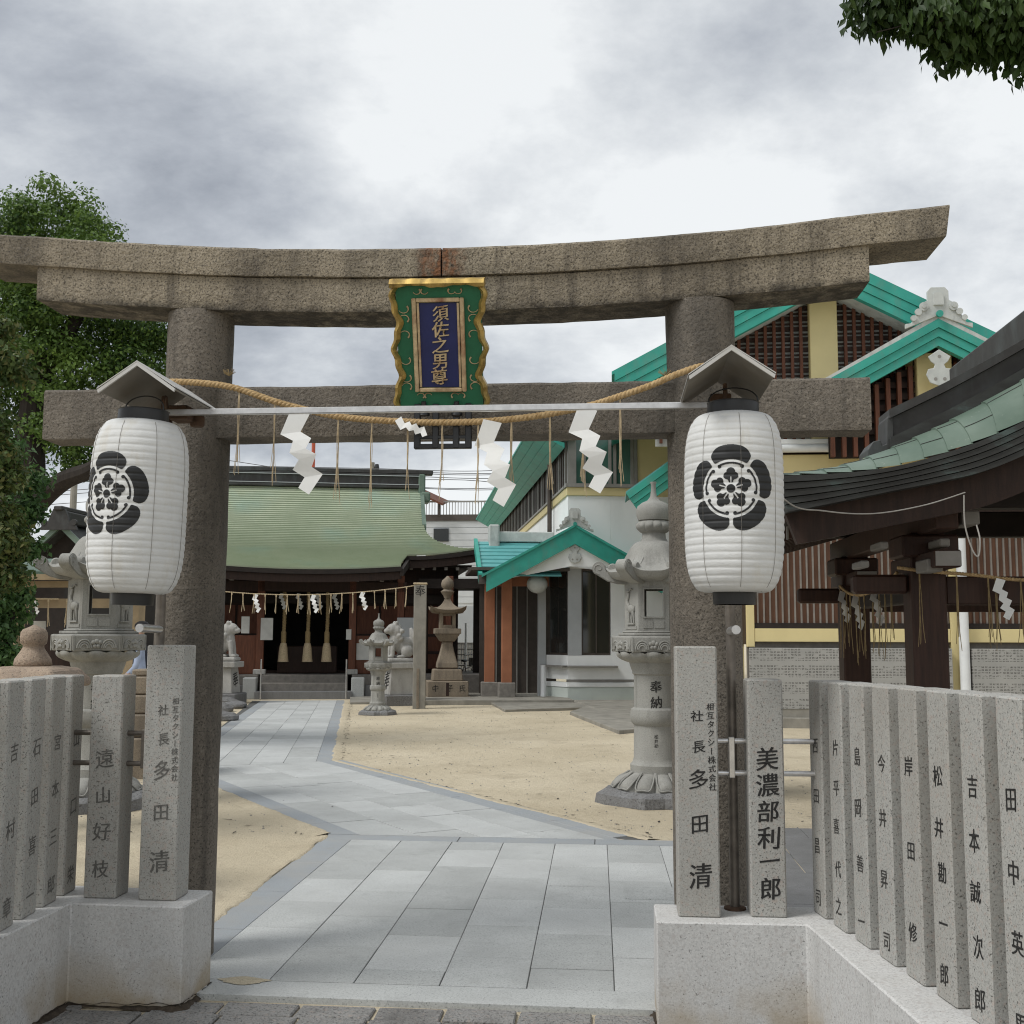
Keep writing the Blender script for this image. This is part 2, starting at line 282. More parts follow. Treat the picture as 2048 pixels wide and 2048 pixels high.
# ------------------------------------------------------------------ mesh helpers
def bevel_mesh(me, width, seg=1, ang=30):
    bm = bmesh.new(); bm.from_mesh(me)
    es = [e for e in bm.edges if len(e.link_faces) == 2 and e.calc_face_angle(0) > R(ang)]
    bmesh.ops.bevel(bm, geom=es, offset=width, segments=seg, affect='EDGES', clamp_overlap=True)
    bm.to_mesh(me); bm.free()
class MB:
    def __init__(s): s.v = []; s.f = []
    def add(s, vs, fs, T=None):
        o = len(s.v)
        s.v += [tuple(T @ Vector(p)) if T is not None else tuple(p) for p in vs]
        s.f += [[i+o for i in f] for f in fs]; return s
    def box(s, x0, x1, y0, y1, z0, z1, T=None):
        return s.add([(x0,y0,z0),(x1,y0,z0),(x1,y1,z0),(x0,y1,z0),(x0,y0,z1),(x1,y0,z1),(x1,y1,z1),(x0,y1,z1)],
                     [(0,3,2,1),(4,5,6,7),(0,1,5,4),(1,2,6,5),(2,3,7,6),(3,0,4,7)], T)
    def hexa(s, q0, q1):           # two quads, bottom then top, joined
        return s.add(list(q0)+list(q1), [(3,2,1,0),(4,5,6,7),(0,1,5,4),(1,2,6,5),(2,3,7,6),(3,0,4,7)])
    def prism_y(s, poly, y0, y1, T=None):        # polygon of (x,z) given clockwise seen from -y or any; extruded in y
        n = len(poly)
        vs = [(x,y0,z) for x,z in poly] + [(x,y1,z) for x,z in poly]
        fs = [list(range(n)), list(range(2*n-1,n-1,-1))] + [(i,i+n,(i+1)%n+n,(i+1)%n) for i in range(n)]
        return s.add(vs, fs, T)
    def prism_z(s, poly, z0, z1, T=None):
        n = len(poly)
        vs = [(x,y,z0) for x,y in poly] + [(x,y,z1) for x,y in poly]
        fs = [list(range(n-1,-1,-1)), list(range(n,2*n))] + [(i,(i+1)%n,(i+1)%n+n,i+n) for i in range(n)]
        return s.add(vs, fs, T)
    def lathe(s, prof, n=24, T=None, phase=0, cap=True):   # prof: (r,z) bottom to top
        vs = []; fs = []
        for r, z in prof:
            for k in range(n):
                a = phase + 2*math.pi*k/n; vs.append((r*math.cos(a), r*math.sin(a), z))
        for i in range(len(prof)-1):
            for k in range(n):
                a, b = i*n+k, i*n+(k+1) % n; fs.append((a, b, b+n, a+n))
        if cap: fs.append(list(range(n-1,-1,-1))); fs.append([(len(prof)-1)*n+k for k in range(n)])
        return s.add(vs, fs, T)
    def tube(s, pts, r, n=8, cap=True, T=None):
        pts = [Vector(p) for p in pts]; rs = r if isinstance(r, (list, tuple)) else [r]*len(pts)
        vs = []; fs = []; up = None
        for i, p in enumerate(pts):
            t = (pts[min(i+1, len(pts)-1)] - pts[max(i-1, 0)])
            if t.length < 1e-9: t = Vector((0,0,1))
            t.normalize()
            if up is None: up = Vector((0,0,1)) if abs(t.z) < .9 else Vector((1,0,0))
            a = t.cross(up); a.normalize(); b = a.cross(t); up = b
            for k in range(n):
                an = 2*math.pi*k/n; vs.append(p + (a*math.cos(an) + b*math.sin(an))*rs[i])
        for i in range(len(pts)-1):
            for k in range(n):
                x, y = i*n+k, i*n+(k+1) % n; fs.append((x, y, y+n, x+n))
        if cap: fs.append(list(range(n-1,-1,-1))); fs.append([(len(pts)-1)*n+k for k in range(n)])
        return s.add(vs, fs, T)
    def grid(s, fn, nu, nv, T=None, flip=False):
        vs = [fn(i/nu, j/nv) for j in range(nv+1) for i in range(nu+1)]
        fs = []
        for j in range(nv):
            for i in range(nu):
                a = j*(nu+1)+i; q = (a, a+1, a+nu+2, a+nu+1); fs.append(q[::-1] if flip else q)
        return s.add(vs, fs, T)
    def ell(s, c, r, n=12, m=8, T=None):
        prof = [(math.cos(-math.pi/2+math.pi*j/m), math.sin(-math.pi/2+math.pi*j/m)) for j in range(m+1)]
        vs = []; fs = []
        for a, z in prof:
            for k in range(n):
                th = 2*math.pi*k/n; vs.append((c[0]+r[0]*a*math.cos(th), c[1]+r[1]*a*math.sin(th), c[2]+r[2]*z))
        for j in range(m):
            for k in range(n):
                x, y = j*n+k, j*n+(k+1) % n; fs.append((x, y, y+n, x+n))
        return s.add(vs, fs, T)
    def mesh(s, name, mat, smooth=False, bevel=0, seg=1, ang=35, fix=True):
        me = bpy.data.meshes.new(name); me.from_pydata(s.v, [], s.f); me.update()
        if fix:
            bm = bmesh.new(); bm.from_mesh(me); bmesh.ops.recalc_face_normals(bm, faces=bm.faces); bm.to_mesh(me); bm.free()
        if bevel: bevel_mesh(me, bevel, seg)
        if smooth:
            me.polygons.foreach_set('use_smooth', [True]*len(me.polygons))
            me.set_sharp_from_angle(angle=R(ang))
        if mat: me.materials.append(M[mat] if isinstance(mat, str) else mat)
        return me
    def build(s, name, mat, parent=None, **k):
        return obj(name, s.mesh(name, mat, **k), parent)
def obj(name, me, parent=None, loc=None, rz=None):
    o = bpy.data.objects.new(name, me); COL.objects.link(o); o.parent = parent
    if loc is not None: o.location = loc
    if rz is not None: o.rotation_euler = (0, 0, rz)
    return o
def tag(o, label, cat=None, group=None):
    o['label'] = label
    if cat: o['category'] = cat
    if group: o['group'] = group
    return o
def thing(name, label, cat, loc=(0,0,0), rz=0, group=None, scale=1):
    o = obj(name, None, None, loc, rz); o.empty_display_size = .1; o.scale = (scale,)*3
    return tag(o, label, cat, group)
def struct(o): o['kind'] = 'structure'; return o
def dup(root, loc, rz=0, label=None, scale=None, group=None, skip=()):
    def cp(o, par):
        c = o.copy(); COL.objects.link(c); c.parent = par
        for ch in o.children:
            if ch.name.split('.')[0] not in skip: cp(ch, c)
        return c
    r = cp(root, None); r.location = loc; r.rotation_euler = (0, 0, rz)
    if label: r['label'] = label
    if group: r['group'] = group
    if scale: r.scale = (scale,)*3
    return r
def boxpart(name, mat, par, x0, x1, y0, y1, z0, z1, bevel=0):
    return MB().box(x0, x1, y0, y1, z0, z1).build(name, mat, par, bevel=bevel)
# lettering: glyph outlines, warped a little so they read as brushed and cut by hand
GL = {}
def glyph(ch, offset=.012):
    if (ch, offset) in GL: return GL[(ch, offset)]
    c = bpy.data.curves.new('glyph', 'FONT'); c.body = ch; c.size = 1; c.resolution_u = 3; c.offset = 0; c.fill_mode = 'FRONT'
    o = bpy.data.objects.new('glyph', c); me = bpy.data.meshes.new_from_object(o)
    vs = [v.co.copy() for v in me.vertices]; fs = [tuple(p.vertices) for p in me.polygons]
    xs = [v.x for v in vs]; ys = [v.y for v in vs]
    cx, cy = (min(xs)+max(xs))/2, .36
    if ch == 'ー': cy = (min(ys)+max(ys))/2
    vs = [Vector((v.x-cx, v.y-cy, 0)) for v in vs]
    if ch == 'ー': vs = [Vector((v.y*1.0, -v.x, 0)) for v in vs]
    bpy.data.objects.remove(o); bpy.data.curves.remove(c); bpy.data.meshes.remove(me)
    GL[(ch, offset)] = (vs, fs); return vs, fs
def lettering(name, mat, par, items, frame, wrap=None, rough=.02, offset=.012, depth=0):
    """items: (char, u, v, size) on the plane; frame maps (u,v) to a point"""
    last = None
    for i, (ch, u, v, sz) in enumerate(items):
        vs, fs = glyph(ch, offset); rot = random.uniform(-.05, .05); sh = .10 + random.uniform(-.04, .04)
        sx = sz*random.uniform(.9, 1.04); sy = sz*random.uniform(.92, 1.06); off = Vector((i*3.1+u*7, v*5, 1))
        out = []
        for p in vs:
            q = p + Vector((noise.noise(p*3.3+off), noise.noise(p*3.3+off+Vector((9, 4, 2))), 0))*rough*1.5
            x = q.x*math.cos(rot)-q.y*math.sin(rot); y = q.x*math.sin(rot)+q.y*math.cos(rot)+q.x*sh
            out.append((u+x*sx, v+y*sy))
        mb = MB(); base = [Vector(frame(a, b)) for a, b in out]
        o0, oa, ob = Vector(frame(u, v)), Vector(frame(u+.001, v)), Vector(frame(u, v+.001)); nn = (oa-o0).cross(ob-o0).normalized()
        for j, (da, db) in enumerate(((0, 0), (1.1, .25), (-1.1, -.25), (.55, .45), (-.55, -.45))):     # a few shifted passes thicken the stroke
            mb.add([Vector(frame(a+da*offset*sz*.9, b+db*offset*sz*.7))+nn*.00012*j for a, b in out], fs)
        last = mb.build(name, mat, par, fix=False)
        if depth:
            sm = last.modifiers.new('thick', 'SOLIDIFY'); sm.thickness = depth; sm.offset = -1
    return last
# ------------------------------------------------------------------ ground, street and path
g = MB().box(-400, 400, -60, 900, -.5, -.03).build('ground', 'sand'); struct(g)
def sheet(fn, nu, nv, name, mat): return struct(MB().grid(fn, nu, nv).build(name, mat, fix=False))
def sandz(x, y):
    return .012*noise.noise(Vector((x*.6, y*.6, 0))) + .006*noise.noise(Vector((x*2.3, y*2.3, 3)))-.014
sheet(lambda u, v: ((x := -14+24*u), (y := 5.05+26*v), sandz(x, y)), 110, 120, 'sand_court', 'sand')
# path: bed in dark joint material, slabs of their own on top
pa = MB()
pa.prism_z([(-2.22,5.15),(.9,5.15),(.9,8.98),(.27,8.98),(-2.22,8.98)], -.12, -.004)
pa.prism_z([(-2.215,8.99),(.25,8.99),(-1.61,11.5),(-3.45,14.13),(-6.30,26.95),(-8.42,26.5),(-6.05,16.9),(-5.0,13.3),(-4.06,11.57)], -.12, -.006)
path = struct(pa.build('stone_path', 'joint'))
GAP = .0026
SLABM = ['slab', 'slab', 'slab_b', 'slab_c', 'slab_b']
def slab(poly, mat, z=0.0, name='paving_slab', par=None):
    cx = sum(p[0] for p in poly)/len(poly); cy = sum(p[1] for p in poly)/len(poly)
    q = []
    for x, y in poly:
        d = Vector((cx-x, cy-y)); d.normalize(); q.append((x+d.x*GAP*1.4, y+d.y*GAP*1.4))
    dz = random.uniform(-.0018, .0018)
    return MB().prism_z(q, -.05, z+dz).build(name, mat, par or path, bevel=.0022)
# near court: columns along the gate axis
xs = [-1.985+.388*k for k in range(7)]+[.62, .885]
def sk(x, y): return (x + (8.76-y)*.0135, y)
random.seed(3)
for k in range(8):
    y = 5.225; first = True
    ln = .62*([.55, .95, .35, .75, .5, .85, .6, .3][k])
    while y < 8.75:
        y2 = min(8.755, y + ln); ln = .60 + random.choice([-.02, 0, .02])
        if 8.755-y2 < .12: y2 = 8.755
        slab([sk(xs[k], y), sk(xs[k+1], y), sk(xs[k+1], y2), sk(xs[k], y2)], random.choice(SLABM)); y = y2
def strip(p0, p1, q0, q1, n, mat='border', name='border_slab'):     # n border stones between two edges p0-p1 and q0-q1
    for i in range(n):
        a, b = i/n, (i+1)/n
        L = lambda s, e, t: (s[0]+(e[0]-s[0])*t, s[1]+(e[1]-s[1])*t)
        slab([L(p0, p1, a), L(p0, p1, b), L(q0, q1, b), L(q0, q1, a)], mat, name=name)
strip((-2.145,5.2),(-2.21,8.76), sk(xs[0],5.2), sk(xs[0],8.76), 4)
strip((-2.0,5.02),(.36,4.985), (-2.0,5.222),(.36,5.222), 1, 'slab', 'curb_stone')
strip((-2.21,8.763),(.9,8.763), (-2.215,8.975),(.9,8.975), 3)
# diagonal run
dA, dB = Vector((-2.215,8.985)), Vector((-4.06,11.57))            # left outer edge
rA, rB = Vector((.25,8.985)), Vector((-3.45,14.13))
di = (Vector((-3.45,14.13))-Vector((-1.61,11.5))).normalized(); nr = Vector((di.y, -di.x))
o0 = Vector((-2.215,8.985))
def line_at(off, y): # point on the line parallel to di, 'off' to the right of the left outer edge, at world y
    p = o0 + nr*off; t = (y-p.y)/di.y; return p + di*t
offs = [0, .20, .20+.39, .20+.78, .20+1.17, .20+1.56, .20+1.66, .20+1.86]
fd = Vector((-2.84, 12.75)).normalized(); fn = Vector((fd.y, -fd.x)); f0 = Vector((-3.45,14.13))
def clip_poly(poly, a, n):   # keep the side where (p-a).n <= 0
    out = []
    for i in range(len(poly)):
        p, q = poly[i], poly[(i+1) % len(poly)]; dp, dq = (p-a).dot(n), (q-a).dot(n)
        if dp <= 0: out.append(p)
        if (dp < 0 < dq) or (dq < 0 < dp): out.append(p + (q-p)*(dp/(dp-dq)))
    return out
# elbow line between the diagonal and far runs
eA, eB = Vector((-3.45,14.13)), Vector((-4.85,13.25)); en = Vector((-(eB-eA).y, (eB-eA).x)).normalized()
if en.y < 0: en = -en
random.seed(5)
for k in range(len(offs)-1):
    t = -1.6 + random.random()*.5
    border = k in (0, 6) or k == 5
    while t < 8:
        L = (.62 if not border else .9)
        q = [o0+nr*offs[k]+di*t, o0+nr*offs[k+1]+di*t, o0+nr*offs[k+1]+di*(t+L), o0+nr*offs[k]+di*(t+L)]
        q = clip_poly(q, Vector((0, 8.985)), Vector((0, -1)))
        if len(q) > 2: q = clip_poly(q, eA, en)
        if len(q) > 2 and len(q) < 9:
            ar = abs(sum(q[i].x*q[(i+1) % len(q)].y-q[(i+1) % len(q)].x*q[i].y for i in range(len(q)))/2)
            if ar > .004: slab([tuple(p) for p in q], 'border' if border else random.choice(SLABM), name='border_slab' if border else 'paving_slab')
        t += L
foffs = [0, -.2, -.2-.39, -.2-.78, -.2-1.17, -.2-1.56, -.2-1.76]
for k in range(len(foffs)-1):
    t = -1.6 + random.random()*.5; border = k in (0, 5)
    while t < 13.1:
        L = .62 if not border else .9
        q = [f0+fn*foffs[k]+fd*t, f0+fn*foffs[k+1]+fd*t, f0+fn*foffs[k+1]+fd*min(t+L, 13.1), f0+fn*foffs[k]+fd*min(t+L, 13.1)]
        q = clip_poly(q, eA, -en)
        if len(q) > 2:
            ar = abs(sum(q[i].x*q[(i+1) % len(q)].y-q[(i+1) % len(q)].x*q[i].y for i in range(len(q)))/2)
            if ar > .004: slab([tuple(p) for p in q], 'border' if border else random.choice(SLABM), name='border_slab' if border else 'paving_slab')
        t += L
# older grey paving to the right of the path, inside the fence
ap = struct(MB().prism_z([(.905,5.15),(6,5.15),(6,9.72),(.905,9.72)], -.12, -.012).build('side_paving', 'joint'))
random.seed(11)
y = 5.2
while y < 9.6:
    x = .915 + random.choice([0, -.25])
    while x < 4.6:
        x2 = x+.6; slab([(max(x,.915),y),(x2,y),(x2,min(y+.45,9.7)),(max(x,.915),min(y+.45,9.7))], 'darkpave', -.006, 'paving_slab', ap); x = x2
    y += .45
slab([(.06,6.98),(.40,6.98),(.40,7.32),(.06,7.32)], 'slab_c', .006, 'utility_cover', path)
# street in front of the plinths
st = struct(MB().box(-12, 12, -8, 5.14, -.2, -.035).build('street', 'mortar'))
random.seed(21)
y = 4.965; row = 0
while y > 2.3:
    d = .16 if row % 2 == 0 else .30
    x = -4.2 + random.uniform(0, .3)
    while x < 2.6:
        wd = random.choice([.29, .31, .33])
        if not (-2.33 < x+wd/2 < -1.8 and y > 4.85) and not (.18 < x+wd/2 < .85 and y > 4.85):
            q = [(x+random.uniform(-.006,.006), y-d+.010), (x+wd-.013, y-d+.010+random.uniform(-.006,.006)), (x+wd-.013+random.uniform(-.004,.004), y-.004), (x, y-.004+random.uniform(-.006,.006))]
            MB().prism_z(q, -.12, -.016+random.uniform(-.004,.004)).build('street_paver', 'cobble', st, bevel=.006)
        x += wd
    y -= d; row += 1
# sand spilled over the border stones
def spill(a, b, seed, side=1, over=.05):
    a, b = Vector(a), Vector(b); d = (b-a); L = d.length; d /= L; n = Vector((d.y, -d.x))*side; nu = int(L/.03); ws = [-1, -.6, -.25, 0, .2, .5, 1]
    vs = []
    for i in range(nu+1):
        t = L*i/nu; k = noise.noise(Vector((t*1.1, seed, 0)))+.7*noise.noise(Vector((t*4, seed, 5)))+.4*noise.noise(Vector((t*15, seed, 9))); o_ = over*max(.02, .35+.9*k)
        for w_ in ws:
            off = -o_*abs(w_) if w_ < 0 else .16*w_
            p = a+d*t+n*off; hgt = .0075*(1-abs(w_))**.6*(.5+.5*min(1, o_/over)) if w_ < 0 else .006*(1-w_)
            vs.append((p.x, p.y, (-.0035 if w_ == -1 else .0015)+hgt if w_ <= 0 else (.0075*(1-w_)+(sandz(p.x, p.y)-.003)*w_)))
    m = len(ws); fs = [(i*m+j, i*m+j+1, (i+1)*m+j+1, (i+1)*m+j) for i in range(nu) for j in range(m-1)]
    return MB().add(vs, fs)
sp_ = MB()
for a_, b_, sd_, sg in (((.27,8.99),(-3.45,14.13),1,1),((-3.45,14.13),(-6.28,26.8),2,1),((-4.06,11.57),(-2.215,9.0),3,1),((-2.215,8.9),(-2.15,5.2),4,1)):
    m_ = spill(a_, b_, sd_, sg); sp_.add(m_.v, m_.f)
o = sp_.build('sand_spill', 'sand', smooth=True, ang=80); o['kind'] = 'stuff'; tag(o, 'thin sand spilled over the border stones of the path', 'sand')
# sand drifted on the path corner, twigs and leaf litter
dr = MB(); cx, cy = -1.66, 5.2
ring = [(cx+(.085+.012*math.sin(3*a)+.008*math.sin(7*a))*math.cos(a)*1.3, cy+.005+(.055+.008*math.sin(4*a+1))*math.sin(a)) for a in [2*math.pi*i/28 for i in range(28)]]
dr.add([(cx, cy, .009)]+[(x, y, .0025) for x, y in ring], [(0, i+1, (i+1) % 28+1) for i in range(28)])
o = dr.build('sand_drift', 'sand'); o['kind'] = 'stuff'; tag(o, 'small drift of sand spilled on the path corner by the left plinth', 'sand')
lit = MB(); random.seed(31)
for i in range(900):
    y = 9+random.random()**1.5*17; x = random.uniform(-5.5, 3) - (y-9)*.2
    if i < 420:      # litter caught along the path edges
        t = random.random(); p = (Vector((.25,8.99)).lerp(Vector((-3.4,14.1)), t) if i % 2 else Vector((-3.42,14.1)).lerp(Vector((-6.2,26.8)), t)); x, y = p.x+random.uniform(.02,.12), p.y+random.uniform(0,.06)
    z = sandz(x, y)+.004; a = random.uniform(0, 6.28); l = random.uniform(.012, .05); wdt = random.uniform(.004, .014)
    ca, sa = math.cos(a), math.sin(a)
    lit.add([(x-ca*l, y-sa*l, z), (x+sa*wdt, y-ca*wdt, z+.004), (x+ca*l, y+sa*l, z+.006), (x-sa*wdt, y+ca*wdt, z+.003)], [(0,1,2,3)])
o = lit.build('leaf_litter', 'bark', fix=False); o['kind'] = 'stuff'; tag(o, 'scattered dry leaves and twigs on the sand court', 'leaf litter')
peb = MB(); random.seed(77)
for i in range(2600):
    y = 9+random.random()**1.3*16; x = random.uniform(-6.5, 3.5)-(y-9)*.18
    if -.3 < (x-(.25-(y-9)*.72)) < .0 or abs(x+1) < 1.2 and y < 9.1: continue
    d_ = (x-(-2.2-(y-9)*.73), x-(.25-(y-9)*.72)) if y < 14 else (x-(-5.2-(y-14)*.222), x-(-3.4-(y-14)*.222))
    if d_[0] > -.03 and d_[1] < .03: continue
    r_ = random.uniform(.003, .011); z = sandz(x, y); q = random.uniform(.6, 1.4)
    peb.add([(x+r_*q,y,z+.002),(x,y+r_,z+.002),(x-r_,y,z+.002),(x,y-r_*q,z+.002),(x,y,z+r_*.9)], [(0,1,4),(1,2,4),(2,3,4),(3,0,4)])
o = peb.build('pebbles', 'rock', fix=False); o['kind'] = 'stuff'; tag(o, 'small grey pebbles scattered over the sand court', 'pebbles')
# ------------------------------------------------------------------ stone fences
def post_mesh(wx, wy, h): return MB().box(-wx/2, wx/2, -wy/2, wy/2, 0, h).mesh('post', 'post', bevel=.006)
TALL = '社長多田清'
def front_text(par, chars, u0, y, mat='ink', offs=.014):     # on the -y face
    return lettering('carved_character', mat, par, [(c, u0+u, v, sz) for c, u, v, sz in chars], lambda a, b: (a, y, b), offset=offs)
def side_text(par, chars, x, sgn, mat='ink_faded'):           # on a +x (sgn 1) or -x (sgn -1) face
    return lettering('carved_character', mat, par, chars, lambda a, b: (x, a*sgn, b), offset=.011)
def tall_items(): 
    it = [('社', 0.0, .815, .052), ('長', .006, .69, .056), ('多', .004, .555, .088), ('田', .006, .375, .078), ('清', .006, .165, .105)]
    return it + [(c, .055+(.006*i/9), .855-.0365*i, .033) for i, c in enumerate('相互タクシー株式会社')]
# right
fr = thing('stone_fence', 'pale granite name-post fence on the right, running from the gate to the lower right corner', 'fence', (0,0,0), 0, 'granite fences flanking the gate')
PH = .4
pl = MB().prism_z([(.172,4.80),(.772,4.815),(.955,3.30),(1.17,3.30),(.99,5.12),(.172,5.11)], -.05, PH).build('plinth', 'plinth', fr, bevel=.006)
p = obj('post', post_mesh(.172, .145, 1.105), fr, (.351, 4.958, PH)); p['label'] = 'tallest right post with a black inscription of a company head'
front_text(p, tall_items(), 0, -.0735, 'ink')
p = obj('post', post_mesh(.146, .145, .968), fr, (.636, 4.985, PH)); p['label'] = 'right post with six large black characters'
front_text(p, [(c, .004, .64-.107*i, .098) for i, c in enumerate('美濃部利')]+[('一', .006, .225, .085), ('郎', .008, .115, .098)], 0, -.0735, 'ink', .018)
names_r = ['西田昌司', '片平喜代之', '島岡善一', '今井昇司', '岸田修', '松井勘一郎', '吉本誠次郎', '田中英男', '山本清']
for i in range(9):
    y = 4.985-.222*i; x = .92+.0335*i*1.18
    h = .962+.0025*i
    p = obj('post', post_mesh(.145, .145, h), fr, (x, y, PH), R(9.0))
    nm = names_r[i]; n = len(nm); sp = (.62/(n-1)) if n > 3 else .27
    side_text(p, [(c, random.uniform(-.006, .006), .70-sp*k+random.uniform(-.01, .01), .072) for k, c in enumerate(nm)], -.0735, -1, 'ink' if i in (4, 5, 6, 7) else 'ink_faded')
for z in (1.107, .973):
    MB().tube([(.43,4.975,z),(.57,4.985,z)], .0115, 12).build('rail', 'steel', fr, smooth=True)
    MB().tube([(.70,4.99,z),(.86,4.995,z)], .0115, 12).build('rail', 'steel', fr, smooth=True)
MB().box(.487,.513, 4.955,4.975, .955,1.125).build('rail_clamp', 'steel', fr, bevel=.003)
# left
fl = thing('stone_fence', 'shadier granite name-post fence on the left, running to the lower left corner', 'fence', (0,0,0), 0, 'granite fences flanking the gate')
MB().prism_z([(-2.33,3.2),(-2.32,4.87),(-1.815,4.85),(-1.80,5.17),(-2.56,5.21),(-2.60,3.2)][::-1], -.05, PH).build('plinth', 'plinth', fl, bevel=.006)
p = obj('post', post_mesh(.168, .155, 1.10), fl, (-1.972, 5.022, PH)); p['label'] = 'tallest left post with a worn inscription of a company head'
front_text(p, tall_items(), 0, -.0785, 'ink_carved')
p = obj('post', post_mesh(.146, .14, .965), fl, (-2.237, 5.03, PH)); p['label'] = 'left post with four worn characters beside the tallest post'
front_text(p, [(c, 0, v, .085) for c, v in zip('遠山好枝', (.60, .44, .285, .125))], 0, -.071, 'ink_carved')
for i, nm in enumerate(['山口栄', '宮本三郎', '石田喜一', '吉村章', '大西正', '井上忠', '中村一']):
    y = 5.05-.212*i; x = -2.487+.017*i
    p = obj('post', post_mesh(.14, .14, .962), fl, (x, y, PH), R(4.5))
    sp = .60/(len(nm)-1)
    side_text(p, [(c, 0, .68-sp*k, .08) for k, c in enumerate(nm)], .0708, 1, 'ink_carved')
for z in (1.107, .973):
    MB().tube([(-2.43,5.035,z),(-2.30,5.035,z)], .0115, 12).build('rail', 'dark_steel', fl, smooth=True)
    MB().tube([(-2.17,5.03,z),(-2.05,5.028,z)], .0115, 12).build('rail', 'dark_steel', fl, smooth=True)
MB().box(-2.092,-2.068, 5.0,5.02, .955,1.125).build('rail_clamp', 'dark_steel', fl, bevel=.003)

# soil and grit strip: contact shade and wet stain painted at the plinth foot
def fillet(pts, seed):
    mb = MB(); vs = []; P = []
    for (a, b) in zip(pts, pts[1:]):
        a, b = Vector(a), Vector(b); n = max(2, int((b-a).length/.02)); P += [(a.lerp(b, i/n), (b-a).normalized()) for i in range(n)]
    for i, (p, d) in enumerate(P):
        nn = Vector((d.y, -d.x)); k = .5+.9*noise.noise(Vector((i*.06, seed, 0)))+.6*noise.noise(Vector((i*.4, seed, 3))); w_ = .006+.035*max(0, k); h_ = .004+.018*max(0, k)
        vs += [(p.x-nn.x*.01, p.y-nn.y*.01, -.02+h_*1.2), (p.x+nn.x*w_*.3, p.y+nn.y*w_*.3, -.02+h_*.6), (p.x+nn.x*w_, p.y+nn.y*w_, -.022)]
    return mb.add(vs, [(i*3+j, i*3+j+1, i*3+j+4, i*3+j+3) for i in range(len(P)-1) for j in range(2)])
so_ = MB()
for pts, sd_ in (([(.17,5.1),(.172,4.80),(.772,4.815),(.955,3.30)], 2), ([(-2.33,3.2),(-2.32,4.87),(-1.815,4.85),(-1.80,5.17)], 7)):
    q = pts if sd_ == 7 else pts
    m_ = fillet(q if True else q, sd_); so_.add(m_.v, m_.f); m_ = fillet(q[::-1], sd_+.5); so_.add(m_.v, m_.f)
o = so_.build('soil_shade_edge', 'soil'); o['kind'] = 'stuff'; tag(o, 'dark soil and grit gathered along the foot of the plinths', 'soil')
# ------------------------------------------------------------------ stone torii gate
GX, GY = -.83, 5.6
gate = thing('torii_gate', 'weathered brown granite torii gate with upswept top beam spanning the path', 'gate', (GX, GY, 0))
for sx, rr in ((-1, .168), (1, .172)):
    mb = MB(); prof = []
    n = 26
    for i in range(n+1):
        z = -.1 + 3.28*i/n; prof.append((rr*(1.03-.05*i/n), z))
    mb.lathe(prof, 40)
    for i, (x, y, z) in enumerate(mb.v):
        d = .004*noise.noise(Vector((x*6+sx*9, y*6, z*3)))+.0025*noise.noise(Vector((x*25, y*25, z*25+sx)))
        L = math.hypot(x, y) or 1
        mb.v[i] = (sx*(1.292-.006*z)+x*(1+d/L), y*(1+d/L), z)
    mb.build('pillar', 'gate_dark', gate, smooth=True, ang=50)
def kz(x): a = abs(x); return .027*min(a, 2.0)**2 + .092*max(0, a-2.0)
def beam(name, mat, x0, x1, zb, zt, y0, y1, rise, slant=0, nx=70, rnd=.012):
    mb = MB()
    def sec(x, u):
        r = kz(x)*rise; zb_, zt_ = zb+r*.9, zt+r
        pts = [(y0+rnd*.2, zb_), (y0, zb_+rnd), (y0, (zb_+zt_)/2), (y0, zt_-rnd), (y0+rnd, zt_), ((y0+y1)/2, zt_+.012), (y1-rnd, zt_), (y1, zt_-rnd), (y1, zb_+rnd), (y1-rnd, zb_), ((y0+y1)/2, zb_)]
        out = []
        for yy, zz in pts:
            k = (zz-zb_)/(zt_-zb_); xx = x + slant*(k-.5)*2*(1 if x > 0 else -1)*(abs(x)/max(abs(x0), x1))**8
            d = .0045*noise.noise(Vector((xx*5, yy*5, zz*5)))+.003*noise.noise(Vector((xx*22, yy*22, zz*22)))
            out.append((xx, yy+d, zz+d))
        return out
    m = None; vs = []
    for i in range(nx+1):
        s_ = sec(x0+(x1-x0)*i/nx, i/nx); m = len(s_); vs += s_
    fs = [(i*m+j, i*m+(j+1) % m, (i+1)*m+(j+1) % m, (i+1)*m+j) for i in range(nx) for j in range(m)]
    fs += [list(range(m-1, -1, -1)), [nx*m+j for j in range(m)]]
    mb.add(vs, fs); return mb.build(name, mat, gate, smooth=True, ang=40)
beam('lower_lintel', 'gate_low', -2.09, 2.07, 3.14, 3.318, -.15, .15, 1.0)
beam('top_lintel', 'gate_top', -2.46, -.004, 3.315, 3.458, -.17, .19, 1.0, .012)
beam('top_lintel', 'gate_top', .004, 2.44, 3.315, 3.458, -.17, .19, 1.0, .012)
beam('tie_beam', 'gate_dark', -2.05, 2.07, 2.53, 2.785, -.10, .12, 0)
# plaque
A, B, C_, D = at(777,560,5.2), at(966,556,5.2), at(798,815,5.42), at(977,815,5.42)
ctr = (A+B+C_+D)/4; ux = ((B-A)+(D-C_)).normalized(); uz = ((A-C_)+(B-D)); uz = (uz-ux*uz.dot(ux)).normalized(); uy = uz.cross(ux)
plq = thing('name_plaque', 'gilt framed green plaque with gold characters on navy, hung in the middle of the gate', 'plaque')
plq.matrix_world = Matrix((( ux.x,uy.x,uz.x,ctr.x),(ux.y,uy.y,uz.y,ctr.y),(ux.z,uy.z,uz.z,ctr.z),(0,0,0,1)))
PW, PHH = .215, .302
boxpart('back_board', 'sign_green', plq, -PW+.012, PW-.012, .0, .03, -PHH, PHH-.01)
def edge_x(t): # wavy side outline
    return .016*math.sin(t*2*math.pi*2.5+.6) + .006*math.sin(t*2*math.pi*7)
